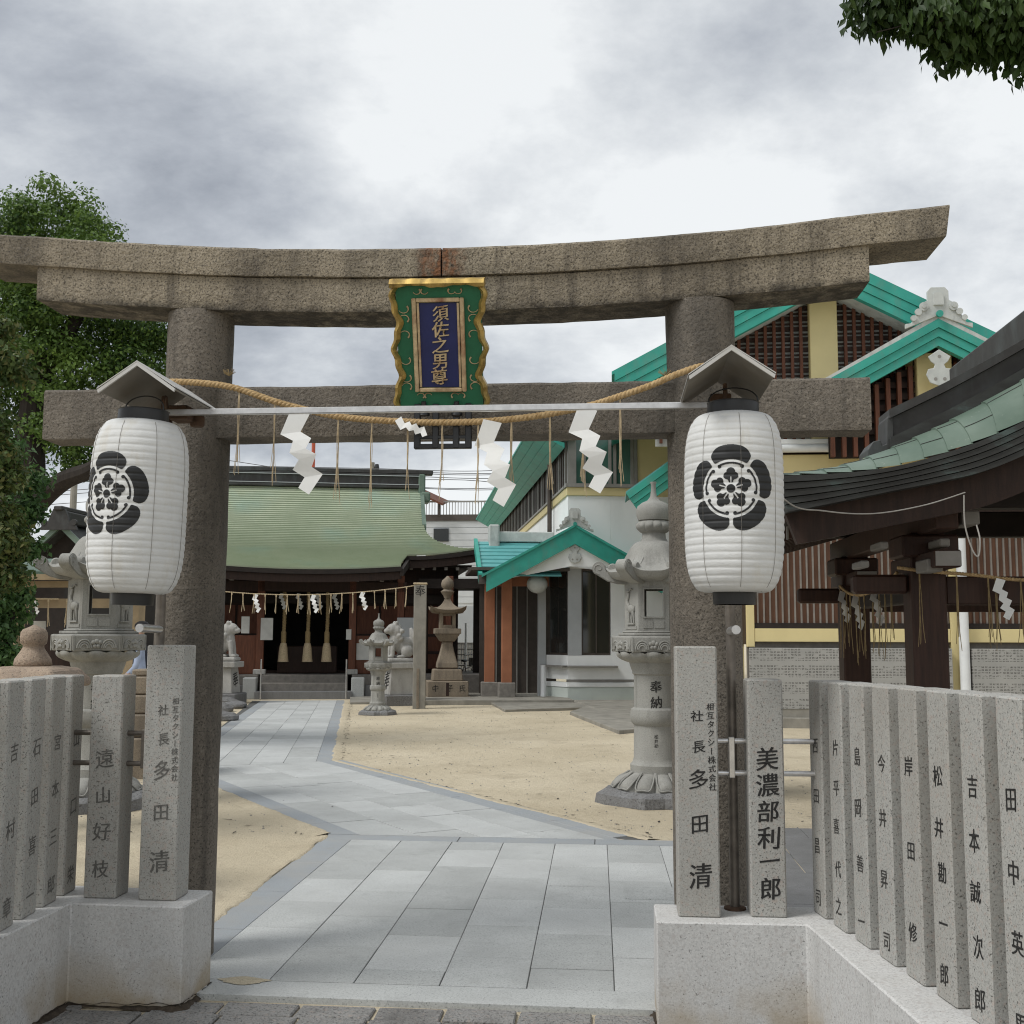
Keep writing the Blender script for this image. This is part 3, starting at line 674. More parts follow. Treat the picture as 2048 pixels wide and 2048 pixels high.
for sx in (-1, 1):     # wavy gilded sides
    n = 44; inn = []; outr = []
    for i in range(n+1):
        t = i/n; z = -PHH+2*PHH*t; e = edge_x(t)
        outr.append((sx*(PW+.004+e*.8), z)); inn.append((sx*(PW-.026+e), z))
    mb = MB(); vs = []
    for (xo, z), (xi, _) in zip(outr, inn):
        lob = .006*math.sin(z*160)
        vs += [(xi, -.012, z), ((xi+xo)/2, -.034+lob, z), (xo, -.016, z), (xo, .03, z), (xi, .03, z)]
    fs = [(i*5+j, i*5+(j+1) % 5, (i+1)*5+(j+1) % 5, (i+1)*5+j) for i in range(n) for j in range(5)]+[[4,3,2,1,0],[n*5+j for j in range(5)]]
    mb.add(vs, fs); mb.build('gilt_side', 'gold', plq, smooth=True, ang=30)
mb = MB(); n = 40; vs = []
for i in range(n+1):
    t = i/n; x = -PW-.01+(2*PW+.02)*t; e = .009*math.sin(t*2*math.pi*2-.5*math.pi)+.003*math.sin(t*40)
    vs += [(x, -.04, PHH-.026+e*.7), (x, -.05, PHH-.012), (x, -.03, PHH+.008+.003*math.sin(t*31)), (x, .03, PHH+.008), (x, .03, PHH-.03)]
mb.add(vs, [(i*5+j, i*5+(j+1) % 5, (i+1)*5+(j+1) % 5, (i+1)*5+j) for i in range(n) for j in range(5)]+[[4,3,2,1,0],[n*5+j for j in range(5)]])
mb.build('gilt_top', 'gold', plq, smooth=True, ang=30)
bx, bz0, bz1 = .125, -.228, .22
for a, b, c, d in ((-bx,-bx+.02,bz0,bz1),(bx-.02,bx,bz0,bz1)): boxpart('inner_frame', 'gold_worn', plq, a, b, -.024, 0, c, d, .004)
for c, d in ((bz0,bz0+.02),(bz1-.02,bz1)): boxpart('inner_frame', 'gold_worn', plq, -bx+.021, bx-.021, -.0235, 0, c, d, .004)
for a, b, c, d in ((-bx+.024,-bx+.034,bz0+.024,bz1-.024),(bx-.034,bx-.024,bz0+.024,bz1-.024)): boxpart('inner_bead', 'gold_worn', plq, a, b, -.018, 0, c, d)
boxpart('blue_panel', 'sign_blue', plq, -bx+.0345, bx-.0345, -.008, 0, bz0+.023, bz1-.023)
lt = lettering('gold_character', 'gold_worn', plq, [(c, .012-.004*i, .146-.0755*i, .082) for i, c in enumerate('須佐之男尊')], lambda a, b: (a, -.0165, b), offset=.016, depth=.010)
def scroll(cx, cz, fx, fz, r=.022):
    pts = []
    for i in range(15):
        t = i/14; a = math.pi*(.1+1.15*t); rr = r*(1-.25*t); pts.append((cx+fx*rr*math.cos(a)*1.2, -.004, cz+fz*rr*math.sin(a)))
    return MB().tube(pts, [.0016+.0032*(i/14)**2 for i in range(15)], 6).build('gold_scroll', 'gold_worn', plq, smooth=True)
for sx in (-1, 1):
    for z, f in ((.17, -1), (.12, 1), (.045, 1), (-.075, -1), (-.16, -1), (-.205, 1)): scroll(sx*(PW-.05), z, sx, f)
    for z, f in ((.252, -1), (-.25, 1)):
        scroll(sx*.065, z, 1, f, .016); scroll(sx*.065+.034*sx, z, -1, f, .016)
for x in (-.085, .075):          # iron hooks carrying the plaque
    b = MB().lathe([(.026,0),(.028,.01),(.014,.03),(.012,.07)], 12, Matrix.Translation((x, -.02, -PHH-.042))).build('iron_bracket', 'black', plq, smooth=True)
ir = thing('iron_cradle', 'black iron cradle under the plaque on the tie beam', 'bracket')
c0 = at(890, 890, 5.42)
MB().box(c0.x-.15,c0.x+.13, 5.40,5.43, c0.z-.02,c0.z+.004).build('bar', 'black', ir, bevel=.003)
MB().box(c0.x-.15,c0.x+.13, 5.40,5.43, c0.z+.028,c0.z+.045).build('bar', 'black', ir, bevel=.003)
for x in (-.15, -.06, .04, .10): MB().box(c0.x+x,c0.x+x+.03, 5.398,5.432, c0.z-.018,c0.z+.20).build('upright', 'black', ir, bevel=.003)
# ------------------------------------------------------------------ ropes
def catmull(P, n=12):
    P = [Vector(p) for p in P]; out = []
    for i in range(len(P)-1):
        p0, p1, p2, p3 = P[max(i-1, 0)], P[i], P[i+1], P[min(i+2, len(P)-1)]
        for k in range(n):
            t = k/n; out.append(.5*((2*p1)+(p2-p0)*t+(2*p0-5*p1+4*p2-p3)*t*t+(3*p1-p0-3*p2+p3)*t**3))
    out.append(P[-1]); return out
def twisted(name, path, rad, pitch, par, mat='straw', strands=3, n=6):
    mb = MB(); L = 0; prev = path[0]; ph = []
    for p in path: L += (p-prev).length; ph.append(L); prev = p
    for s_ in range(strands):
        pts = []
        for i, p in enumerate(path):
            t = (path[min(i+1, len(path)-1)]-path[max(i-1, 0)]).normalized(); a = t.cross(Vector((0,0,1)) if abs(t.z) < .9 else Vector((1,0,0))).normalized(); b = a.cross(t)
            an = 2*math.pi*(ph[i]/pitch+s_/strands); pts.append(p+(a*math.cos(an)+b*math.sin(an))*rad*.5)
        mb.tube(pts, rad*.56, n)
    return mb.build(name, mat, par, smooth=True, ang=60)
def resample(path, step):
    out = [path[0]]; acc = 0
    for a, b in zip(path, path[1:]):
        d = (b-a).length; t = step-acc
        while t < d: out.append(a+(b-a)*(t/d)); t += step
        acc = (acc+d) % step
    return out
def tassel(par, top, L, nst=5, r=.0016, mat='straw_pale', spread=.012, name='straw_tassel'):
    mb = MB()
    for k in range(nst):
        ph = random.uniform(0, 6.28); sp = spread*random.uniform(.2, 1); l = L*random.uniform(.75, 1.02)
        pts = [Vector(top)+Vector((sp*math.cos(ph)*t**1.5+.003*math.sin(t*7+ph), sp*math.sin(ph)*t**1.5-.004, -l*t)) for t in [i/7 for i in range(8)]]
        mb.tube(pts, r, 4)
    mb.tube([Vector(top)+Vector((0,0,.004)), Vector(top)+Vector((0,0,-L*.12))], r*2.4, 6)
    return mb.build(name, mat, par)
SH = [(1640,145),(1722,165),(1685,247),(1735,277),(1715,325),(1762,350),(1740,405),(1788,435),(1733,528),(1683,497),(1708,450),(1657,418),(1685,375),(1645,345),(1657,290),(1598,260)]
def shide(par, top, size, flip=1, tilt=0, name='paper_streamer', mat='paper', thick=.0012):
    """folded zigzag paper, size = overall height"""
    k = size/383.; mb = MB(); n = len(SH); f = []; b = []
    for x, y in SH:
        lx, lz = (x-1680)*k*flip, -(y-145)*k; ly = .10*size*math.sin((y-145)/383*9+tilt) * .35 - .05*size*(y-145)/383
        ca, sa = math.cos(tilt*.4), math.sin(tilt*.4)
        f.append((top[0]+lx*ca, top[1]+ly+lx*sa, top[2]+lz)); b.append((top[0]+lx*ca, top[1]+ly+lx*sa+thick, top[2]+lz))
    # four panels so that the folds catch light differently
    quads = [(0,1,2,15),(15,2,3,14),(14,3,4,13),(13,4,5,12),(12,5,6,11),(11,6,7,10),(10,7,8,9)]
    mb.add(f+b, list(quads)+[tuple(i+n for i in q[::-1]) for q in quads]+[(i,(i+1) % n,(i+1) % n+n,i+n) for i in range(n)])
    return mb.build(name, mat, par)
random.seed(41)
rope = thing('straw_rope', 'twisted straw rope with white zigzag paper streamers sagging across the gate', 'rope', (0,0,0))
RY = 5.385
rp_ = [at(338,764,RY+.01), at(400,766,RY), at(470,776,RY), at(560,806,RY), at(670,832,RY), at(780,842,RY), at(880,845,RY), at(980,842,RY), at(1080,831,RY), at(1180,811,RY), at(1290,775,RY), at(1350,750,RY), at(1400,733,RY)]
rp_ = [Vector((rp_[0].x-.03, 5.5, rp_[0].z+.0)), *rp_, Vector((rp_[-1].x+.06, 5.46, rp_[-1].z+.012))]
twisted('rope', resample(catmull(rp_, 14), .006), .0165, .062, rope)
for px, py, hang in ((479,783,960),(550,808,975),(604,820,890),(677,833,1012),(744,841,1018),(816,846,1008),(885,846,1000),(957,845,1010),(1023,838,985),(1100,828,998),(1166,812,990),(1240,793,975)):
    p = at(px, py, RY); q = at(px, hang, RY); tassel(rope, (p.x, RY, p.z), p.z-q.z, 6, .0014, spread=.016)
for px, py, e, t in ((600,818,990,.3),(985,838,1015,-.5),(1175,812,988,.1)):
    p = at(px, py, RY-.02); q = at(px, e, RY-.02); shide(rope, (p.x, RY-.022, p.z), p.z-q.z, 1, t)
# the streamer that has come loose and hangs sideways
p = at(795, 845, RY-.02); o = shide(rope, (0,0,0), .17, 1, .4); o.location = (p.x, RY-.03, p.z+.02); o.rotation_euler = (0, R(-52), 0); o['label'] = 'crumpled streamer that has slipped sideways'
# twist ends sticking up at the pillars
for px, py in ((458,752),(1330,752)):
    p = at(px, py, 5.47); mb = MB()
    for k in range(46):
        a = random.uniform(0, 6.28); l = random.uniform(.02, .045); d = Vector((math.cos(a), .3*math.sin(a), .5+.5*random.random())).normalized()
        mb.tube([p, p+d*l*.6, p+d*l], .0009, 3)
    mb.build('frayed_end', 'hemp', rope)
# ------------------------------------------------------------------ paper lanterns on poles
def emblem_in(x, y):            # unit radius emblem: five-lobed flower crest, y up
    r = math.hypot(x, y); th = math.atan2(x, y)      # 0 at top
    if r > 1.02: return False
    k = round(th/(2*math.pi/5)); d = th-k*2*math.pi/5
    if r > .605:                 # outer lobes
        if r < .66: return False
        lim = 1.0-.17*(abs(d)/.6)**3.5
        if r > lim: return False
        half = (.6283-.0)*r-.038
        if abs(d)*r > half: return False
        ex, ey = abs(d)*r-(half-.09), r-(lim-.07)
        if ex > 0 and ey > 0 and (ex/.09)**2+(ey/.07)**2 > 1: return False
        ey = (.655+.05)-r
        return not (ex > .045 and ey > 0 and ((ex-.045)/.045)**2+(ey/.05)**2 > 1)
    if abs(r-.578) < .022 and abs(d) < .47: return True
    for sgn in (-1, 1):
        a0 = k*2*math.pi/5+sgn*.47
        if math.hypot(x-.56*math.sin(a0), y-.56*math.cos(a0)) < .042: return True
    x, y, r = x/1.13, y/1.13, r/1.13
    if r < .43:
        if r < .085: return True
        if r < .115: return False
        lx, ly = r*math.sin(d), r*math.cos(d)
        if abs(lx) < .014 and ly < .24: return False          # stamens
        e = abs(abs(d)-.628)
        if abs(abs(th-(k+.5 if d > 0 else k-.5)*2*math.pi/5)) < .11 and .1 < r < .215: 
            if abs(r*math.sin(abs(d)-math.pi/5)) < .013: return False
        p = [(0, .335, .085), (-.075, .255, .072), (.075, .255, .072), (0, .23, .085), (0, .16, .05)]
        if any(math.hypot(lx-a, ly-b) < c for a, b, c in p): return True
        return abs(lx) < (ly-.07)*.42 and .1 < ly < .25
    return False
LR, LH = .203, .735
def lr(t): # radius along height 0..1
    e = .128; s_ = abs(2*t-1); 
    return LR*(e/LR + (1-e/LR)*(1-s_**4.5)**.55) if s_ < 1 else e
def make_lantern():
    root = thing('paper_lantern', 'x', 'lantern', (0,0,0), 0, 'paper lanterns at the gate')
    n = 24; prof = []
    for i in range(n*8+1):
        t = i/(n*8); rib = .003-.0026*abs(math.cos(math.pi*t*n))**7
        prof.append((lr(t)-.003+rib, t*LH))
    body = MB().lathe(prof, 56).build('paper_body', 'paper_lantern', root, smooth=True, ang=80)
    for k in range(8):    # paper seams
        a = 2*math.pi*k/8+.2; pts = [(( lr(t)+.0008)*math.cos(a), (lr(t)+.0008)*math.sin(a), t*LH) for t in [j/40 for j in range(41)]]
        MB().tube(pts, .0009, 4).build('seam', 'wood_edge', body)
    mb = MB(); G = 300; ER = .178; idx = {}; vs = []; fs = []
    def vid(i, j):
        if (i, j) not in idx:
            x, y = -1.02+2.04*i/G, -1.02+2.04*j/G; t = (.55*LH+y*ER)/LH; r = lr(t)-.003+.003-.0026*abs(math.cos(math.pi*t*n))**7+.0012
            a = x*ER/LR; idx[(i, j)] = len(vs); vs.append((r*math.sin(a), -r*math.cos(a), t*LH))
        return idx[(i, j)]
    for i in range(G):
        for j in range(G):
            if emblem_in(-1.02+2.04*(i+.5)/G, -1.02+2.04*(j+.5)/G): fs.append((vid(i,j), vid(i+1,j), vid(i+1,j+1), vid(i,j+1)))
    mb.add(vs, fs); em = mb.build('crest_print', 'emblem', root, smooth=True, ang=80, fix=False)
    MB().lathe([(.106,-.008),(.108,0),(.105,.052),(.108,.056),(.098,.056),(.096,0)], 40, Matrix.Translation((0,0,LH-.004))).build('top_ring', 'black', root, smooth=True)
    MB().lathe([(.083,-.05),(.086,-.05),(.089,0),(.089,.008),(.078,.008),(.078,-.05)], 40).build('bottom_ring', 'black', root, smooth=True)
    pts = [(-.103,0,LH+.03)]+[(.103*math.cos(math.pi-math.pi*i/16)*(1-.1*math.sin(math.pi*i/16)), 0, LH+.055+.062*math.sin(math.pi*i/16)**.7) for i in range(17)]+[(.103,0,LH+.03)]
    MB().tube(pts, .003, 6).build('wire_handle', 'black', root, smooth=True)
    return root, em
lan, em = make_lantern()
lan.location = (.501, 4.75, 1.727); lan.rotation_euler = (0, R(.5), R(-9))
lan['label'] = 'white paper lantern with a black flower crest hung before the right gate pillar'
lan2 = dup(lan, (-2.06, 4.78, 1.723), R(-3.5), 'white paper lantern with a black flower crest hung before the left gate pillar', scale=1.015)
lan2.rotation_euler = (0, R(1.5), R(-15.5))
def make_pole(x, y, label, roof_x):
    t = thing('lantern_pole', label, 'lantern pole', (x, y, .4), 0, 'steel lantern poles behind the fence posts')
    MB().tube([(0,0,0),(0,0,1.62)], .021, 16).build('pole', 'dark_steel', t, smooth=True)
    MB().lathe([(.047,0),(.047,.008),(.03,.012)], 20).build('foot_plate', 'rust', t, smooth=True)
    MB().tube([(0,0,1.62),(0,0,2.20)], .021, 12).build('upper_pole', 'rust', t, smooth=True)
    MB().tube([(0,0,1.17),(0,-.235,1.175)], .019, 14).build('stay_bar', 'steel', t, smooth=True)
    rx = roof_x-x
    MB().tube([(0,0,2.17),(rx*.6,-.16,2.225),(rx,-.27,2.20),(rx,-.27,2.13)], .008, 8).build('hook', 'rust', t, smooth=True)
    MB().box(rx-.045,rx+.045,-.10,.02,2.135,2.2).build('bracket', 'rust', t, bevel=.004)
    MB().lathe([(.03,0),(.034,.01),(.034,.045),(.02,.06)], 14, Matrix.Translation((rx+.05,.02,2.12))).build('cable_box', 'rust', t, smooth=True)
    # little gabled rain roof
    rf = MB(); hw, hh, y0, y1, z = .165, .113, -.56, .04, 2.168
    for sx in (-1, 1):
        a = Vector((rx, 0, z+hh)); b = Vector((rx+sx*hw, 0, z)); nn = Vector((sx*hh, 0, hw)).normalized()*.008
        for (yy0, yy1) in ((y0, y1),):
            rf.hexa([(a.x,yy0,a.z),(b.x,yy0,b.z),(b.x,yy1,b.z),(a.x,yy1,a.z)], [(a.x,yy0,a.z+nn.z*1.15),(b.x+nn.x,yy0,b.z+nn.z),(b.x+nn.x,yy1,b.z+nn.z),(a.x,yy1,a.z+nn.z*1.15)])
    r = rf.build('rain_roof', 'galv_under', t)
    for sx in (-1, 1):
        fz = MB(); a = (rx, z+hh+.012); b = (rx+sx*(hw+.004), z+.006)
        fz.prism_y([a, b, (b[0]-sx*.004, b[1]-.014), (a[0], a[1]-.018)], y0-.006, y0+.004)
        fz.build('fascia', 'galv', r)
        tp = MB(); tp.hexa([(rx,y0-.007,z+hh+.0115),(rx+sx*(hw+.006),y0-.007,z+.0095),(rx+sx*(hw+.006),y1+.01,z+.0095),(rx,y1+.01,z+hh+.0115)],
                 [(rx,y0-.007,z+hh+.016),(rx+sx*(hw+.006),y0-.007,z+.014),(rx+sx*(hw+.006),y1+.01,z+.014),(rx,y1+.01,z+hh+.016)])
        tp.build('top_sheet', 'galv', r)
    return t
make_pole(.512, 5.05, 'steel pole with a small gabled rain roof behind the right paper lantern', .478)
make_pole(-2.075, 5.132, 'steel pole with a small gabled rain roof behind the left paper lantern', -1.99)
br = thing('steel_crossbar', 'bright steel crossbar running between the two lantern poles below the plaque', 'bar')
a, b = at(332,828,4.99), at(1420,808,4.99)
MB().box(a.x, b.x, 4.975, 5.0, -.014, .014).build('bar', 'steel', br, bevel=.003)
br.location.z = (a.z+b.z)/2
# ------------------------------------------------------------------ stone lanterns
def zr(py): return at(1312, py, 11.2).z
def make_stone_lantern():
    root = thing('stone_lantern', 'x', 'stone lantern', (0,0,0), 0, 'carved granite lanterns')
    rnd = random.Random(5)
    # rough slab
    mb = MB(); n = 18; ring = [(.56*(1+.12*rnd.uniform(-1,1))*math.cos(2*math.pi*k/n), .54*(1+.12*rnd.uniform(-1,1))*math.sin(2*math.pi*k/n)) for k in range(n)]
    mb.add([(x*1.03,y*1.03,-.02) for x,y in ring]+[(x,y,.07+rnd.uniform(-.01,.01)) for x,y in ring]+[(x*.86,y*.86,.115+rnd.uniform(-.012,.012)) for x,y in ring]+[(0,0,.12)],
           [(k,(k+1)%n,(k+1)%n+n,k+n) for k in range(n)]+[(k+n,(k+1)%n+n,(k+1)%n+2*n,k+2*n) for k in range(n)]+[(k+2*n,(k+1)%n+2*n,3*n) for k in range(n)])
    mb.build('base_slab', 'rock', root)
    z0, z1 = .10, zr(1541)
    # lotus base: petals as bulges
    def lotus(u, v):
        a = 2*math.pi*u; pt = abs(math.sin(a*6))
        r = .41-.185*v**1.15; bul = (.065*pt**.55)*math.sin(math.pi*min(1, v*1.05))**.8
        r += bul; z = z0+(z1-z0)*(v**.8) + (-.05*(1-pt)*(1-v))
        if v == 0: r = .43; z = z0-.01
        return (r*math.cos(a), r*math.sin(a), z)
    MB().grid(lotus, 96, 14).build('lotus_base', 'lantern_stone', root, smooth=True, ang=60)
    for k in range(12):      # raised petal rims on the lotus base
        a0 = (k+.5)*math.pi/6; pts = []
        for j in range(17):
            t = -1+2*j/16; da = t*math.pi/12*.94; v = .06+.86*(abs(t)**5); aa = a0+da
            x, y, z = lotus((aa/(2*math.pi)) % 1, v); rr = math.hypot(x, y); pts.append((x*(1+.012/rr), y*(1+.012/rr), z+.012))
        MB().tube(pts, .009, 6).build('petal_rim', 'lantern_stone', root, smooth=True)
    sh = MB().lathe([(.22,z1-.03),(.245,z1-.01),(.247,zr(1528)),(.225,zr(1523)),(.212,zr(1515)),(.208,zr(1450)),(.235,zr(1444)),(.247,zr(1431)),(.235,zr(1418)),(.207,zr(1414)),(.205,zr(1350)),(.222,zr(1347)),(.222,zr(1343)),(.238,zr(1334)),(.25,zr(1325)),(.25,zr(1322))], 48).build('shaft', 'lantern_stone', root, smooth=True, ang=40)
    fr_ = lambda r: (lambda a, b: (r*math.sin(a/r), -r*math.cos(a/r), b))
    lettering('carved_character', 'ink', sh, [('奉', .012, zr(1372), .115), ('納', .012, zr(1403), .115)], fr_(.2085), offset=.018)
    lettering('carved_character', 'ink_faded', sh, [(c, .01, zr(1470)-.043*i, .042) for i, c in enumerate('松井勘一郎')], fr_(.2105))
    # petals under the platform
    def cup(u, v):
        a = 2*math.pi*u; pt = abs(math.sin(a*7)); r = .25+.12*v**.7+.04*pt**.6*math.sin(math.pi*min(1, v))
        return (r*math.cos(a), r*math.sin(a), zr(1325)+(zr(1303)-zr(1325))*v - .018*(1-pt)*v)
    MB().grid(cup, 98, 8).build('lotus_cup', 'lantern_stone', root, smooth=True, ang=60)
    P6 = R(0)
    hexm = MB().lathe([(.37,zr(1304)),(.415,zr(1303)),(.425,zr(1274)),(.40,zr(1272))], 6, phase=P6)
    hexm.lathe([(.355,zr(1272)+.001),(.355,zr(1266))], 6, phase=P6); hexm.lathe([(.315,zr(1266)+.001),(.315,zr(1262.5))], 6, phase=P6)
    pf = hexm.build('platform', 'lantern_stone', root, bevel=.006)
    for k in range(6):     # carved panel on each side: two arcs and a blossom
        a = R(30+60*k); ap = .425*math.cos(R(30)); zc_ = zr(1289)
        T = Matrix.Rotation(a+R(90), 4, 'Z') @ Matrix.Translation((0, -ap+.004, zc_))
        mb = MB()
        for sx in (-1, 1):
            for rr in (.062, .045, .03): mb.tube([(sx*.105+rr*math.cos(t), -.004, -.045+rr*1.25*math.sin(t)) for t in [math.pi*j/10 for j in range(11)]], .0085, 6, T=T)
        for x, z, r in ((0,.016,.024),(-.028,.006,.021),(.028,.006,.021),(-.014,-.026,.02),(.014,-.026,.02)): mb.ell((x,-.004,z), (r,.016,r), 8, 6, T)
        mb.box(-.20,-.188,-.006,.01,-.068,.068,T); mb.box(.188,.20,-.006,.01,-.068,.068,T)
        mb.build('carved_panel', 'lantern_stone', root, smooth=True, ang=50)
    # fire box: hexagon of six posts and panels, windows front and back
    zb, zt = zr(1263), zr(1158); FR = .29; ap = FR*math.cos(R(30)); hw = FR*math.sin(R(30))
    for k in range(6):
        T = Matrix.Rotation(R(60*k), 4, 'Z'); mb = MB(); H_ = zt-zb
        if k in (0, 3):    # window: opening low border, frame
            x0, x1, w0, w1 = -.088, .088, zb+.14, zb+.40
            mb.box(-hw,x0,-ap,-ap+.05,zb,zt,T); mb.box(x1,hw,-ap,-ap+.05,zb,zt,T); mb.box(x0,x1,-ap,-ap+.05,zb,w0,T); mb.box(x0,x1,-ap,-ap+.05,w1,zt,T)
            for b_ in ((x0-.014,x0,w0-.014,w1+.014),(x1,x1+.014,w0-.014,w1+.014),(x0,x1,w0-.014,w0),(x0,x1,w1,w1+.014)): mb.box(b_[0],b_[1],-ap-.009,-ap,b_[2],b_[3],T)
            mb.box(-.10,-.01,-ap-.006,-ap,zb+.03,zb+.10,T); mb.box(.005,.10,-ap-.006,-ap,zb+.03,zb+.10,T)
        else:
            mb.box(-hw,hw,-ap,-ap+.05,zb,zt,T)
            mb.box(-.11,.11,-ap-.005,-ap,zb+.02,zb+.05,T)
        p_ = mb.build('fire_box_panel', 'lantern_stone', root)
        if k in (5, 1, 2, 4):     # deer relief
            d = MB(); y = -ap-.008; f = 1
            d.ell((0,y,zb+.215), (.062,.02,.04), 12, 8, T); d.ell((-.05*f,y,zb+.235), (.03,.02,.04), 10, 6, T)
            d.tube([(-.055*f,y,zb+.25),(-.066*f,y,zb+.30),(-.04*f,y,zb+.345),(-.034*f,y,zb+.37)], [.022,.017,.014,.013], 8, T=T); d.ell((-.05*f,y-.004,zb+.385), (.032,.016,.016), 10, 6, T)
            for lx, bx_ in ((-.05,-.055),(-.03,-.036),(.035,.02),(.052,.058)): d.tube([(lx*f,y,zb+.20),(bx_*f,y,zb+.135),(bx_*f+.006,y,zb+.08)], [.014,.010,.008], 6, T=T)
            d.ell((.066*f,y,zb+.215), (.012,.014,.03), 8, 6, T); d.tube([(-.03*f,y,zb+.39),(.005*f,y,zb+.41),(.035,y,zb+.40)], .007, 6, T=T)
            d.box(-.08,.08,y-.012,y+.01,zb+.066,zb+.08,T)
            d.build('deer_relief', 'lantern_stone', root, smooth=True, ang=60)
    MB().lathe([(.24,zt-.02),(.24,zt+.002)], 6, phase=0).build('fire_box_lid', 'lantern_stone', root)
    # cap with six scrolled corners
    ze, ztop = zr(1156), zr(1083)
    def cap(u, v):
        a = 2*math.pi*u; d = abs(((a+math.pi/6) % (math.pi/3))-math.pi/6)/(math.pi/6)     # 0 at corner? d=1 at mid side
        corner = 1-d if False else d
        k = abs(math.cos(3*a)); hexr = math.cos(math.pi/6)/math.cos(((a) % (math.pi/3))-math.pi/6)
        TB = [(.135,1083),(.185,1086),(.228,1095),(.262,1108),(.30,1122),(.355,1134),(.43,1142),(.50,1146)]
        f = v*7; i = min(6, int(f)); f -= i; r = TB[i][0]+(TB[i+1][0]-TB[i][0])*f; z = zr(TB[i][1]+(TB[i+1][1]-TB[i][1])*f)
        r = r*(1-v**2)+r*hexr*v**2; z += .06*k**6*v**4
        return (r*math.cos(a), r*math.sin(a), z)
    cm = MB().grid(cap, 96, 16)
    def capu(u, v):
        a = 2*math.pi*u; k = abs(math.cos(3*a)); hexr = math.cos(math.pi/6)/math.cos(((a) % (math.pi/3))-math.pi/6)
        x, y, z = cap(u, 1.0)
        r = (.50*hexr)*(1-v)+.25*v; z2 = z-.055*min(1, v*6) -.04*v-.045*k**6*min(1,v*2)
        return (r*math.cos(a), r*math.sin(a), z2 if v > 0 else z)
    cm.grid(capu, 96, 8); cm.lathe([(.138,ztop-.004),(.12,ztop+.002)], 48)
    kp = cm.build('cap', 'lantern_stone', root, smooth=True, ang=45)
    for k in range(6):
        T = Matrix.Rotation(R(60*k), 4, 'Z'); zc_ = ze+.02; cx_, cz_, cr_ = .535, .072, .066
        mb = MB(); poly = [(.24,-.085),(.36,-.078),(.46,-.05),(.55,.005)]
        poly += [(cx_+cr_*math.cos(t), cz_+cr_*math.sin(t)) for t in [R(-75+25*j) for j in range(11)]]
        poly += [(.455,.045),(.41,.038),(.36,.055),(.315,.10),(.275,.15),(.24,.19)]
        mb.prism_y([(x, zc_+z) for x, z in poly], -.058, .058, T)
        c_ = mb.build('scroll_corner', 'lantern_stone', root, bevel=.014, seg=2, smooth=True, ang=40)
        sp = MB()
        for sy in (-1, 1):       # carved spiral on both cheeks, ribs along the hip
            sp.tube([(cx_+(.056-.0045*j)*math.cos(R(-90+40*j)), sy*.056, zc_+cz_+(.056-.0045*j)*math.sin(R(-90+40*j))) for j in range(11)], .008, 6, T=T)
            sp.tube([(x, sy*.05, zc_+z+.004) for x, z in ((.46,.05),(.41,.044),(.36,.06),(.315,.105),(.275,.155),(.20,.225))], .013, 6, T=T)
        sp.lathe([(0,-.07),(.036,-.07),(.046,-.05),(.046,.05),(.036,.07),(0,.07)], 16, T @ Matrix.Translation((.40,0,zc_+.075)) @ Matrix.Rotation(R(90), 4, 'X'))
        sp.build('spiral_relief', 'lantern_stone', c_, smooth=True, ang=50)
    fin = MB().lathe([(.12,ztop-.01),(.135,ztop),(.118,zr(1077)),(.112,zr(1067)),(.14,zr(1064))], 40)
    def col_(u, v):
        a = 2*math.pi*u; pt = abs(math.sin(a*6)); r = .135+.045*math.sin(math.pi*v)*(.55+.45*pt**.5)
        return (r*math.cos(a), r*math.sin(a), zr(1064)+(zr(1042)-zr(1064))*v)
    fin.grid(col_, 84, 8)
    fin.lathe([(.10,zr(1043)),(.152,zr(1041)),(.168,zr(1032)),(.17,zr(1022)),(.158,zr(1013)),(.115,zr(1006)),(.06,zr(1001)),(.032,zr(993)),(.024,zr(980)),(.023,zr(969)),(.031,zr(966)),(.03,zr(964))], 40)
    fin.build('jewel_finial', 'lantern_stone', root, smooth=True, ang=50)
    return root
sl = make_stone_lantern()
sl.location = (.413, 11.2, 0); sl.rotation_euler = (0,0,R(-4)); sl['label'] = 'tall carved granite lantern standing behind the right gate pillar'
l2 = dup(sl, (-4.77, 10.35, 0), R(22), 'tall carved granite lantern standing behind the left paper lantern')
l3 = dup(sl, (-4.62, 22.5, 0), R(10), 'small pale granite lantern beside the path before the main hall', scale=.645, skip=('deer_relief',))
l3.scale = (.645, .645, .645)
# the old square lantern
ol = thing('stone_lantern', 'old ochre stone lantern with a plain curved cap on a stepped pedestal', 'stone lantern', tuple(gnd(893,1400)), R(12.5), 'old lanterns')
def oz(py): return at(893, py, ol.location.y).z
U = ol.location.y*1.005/FPX
boxpart('step', 'old_stone', ol, -44*U, 44*U, -44*U, 44*U, -.02, oz(1391), .01)
p = boxpart('pedestal', 'old_stone', ol, -40*U, 40*U, -40*U, 40*U, oz(1391), oz(1361), .015)
lettering('carved_character', 'ink', p, [('中', -.30, oz(1375), .17), ('子', .04, oz(1375), .17), ('氏', .34, oz(1375), .17)], lambda a, b: (a, -40*U-.003, b), offset=.004)
MB().box(-.05,.02,-40*U-.004,-40*U,oz(1390),oz(1364)).build('damp_streak', 'wood_dark', p)
MB().hexa([(-30*U,-30*U,oz(1361)),(30*U,-30*U,oz(1361)),(30*U,30*U,oz(1361)),(-30*U,30*U,oz(1361))], [(-28*U,-28*U,oz(1338)),(28*U,-28*U,oz(1338)),(28*U,28*U,oz(1338)),(-28*U,28*U,oz(1338))]).build('upper_pedestal', 'old_stone', ol, bevel=.02)
sh = MB(); prev = None
pr = [(21,1336),(20,1326),(14,1305),(10.5,1288),(10,1283)]
vs = []; fs = []
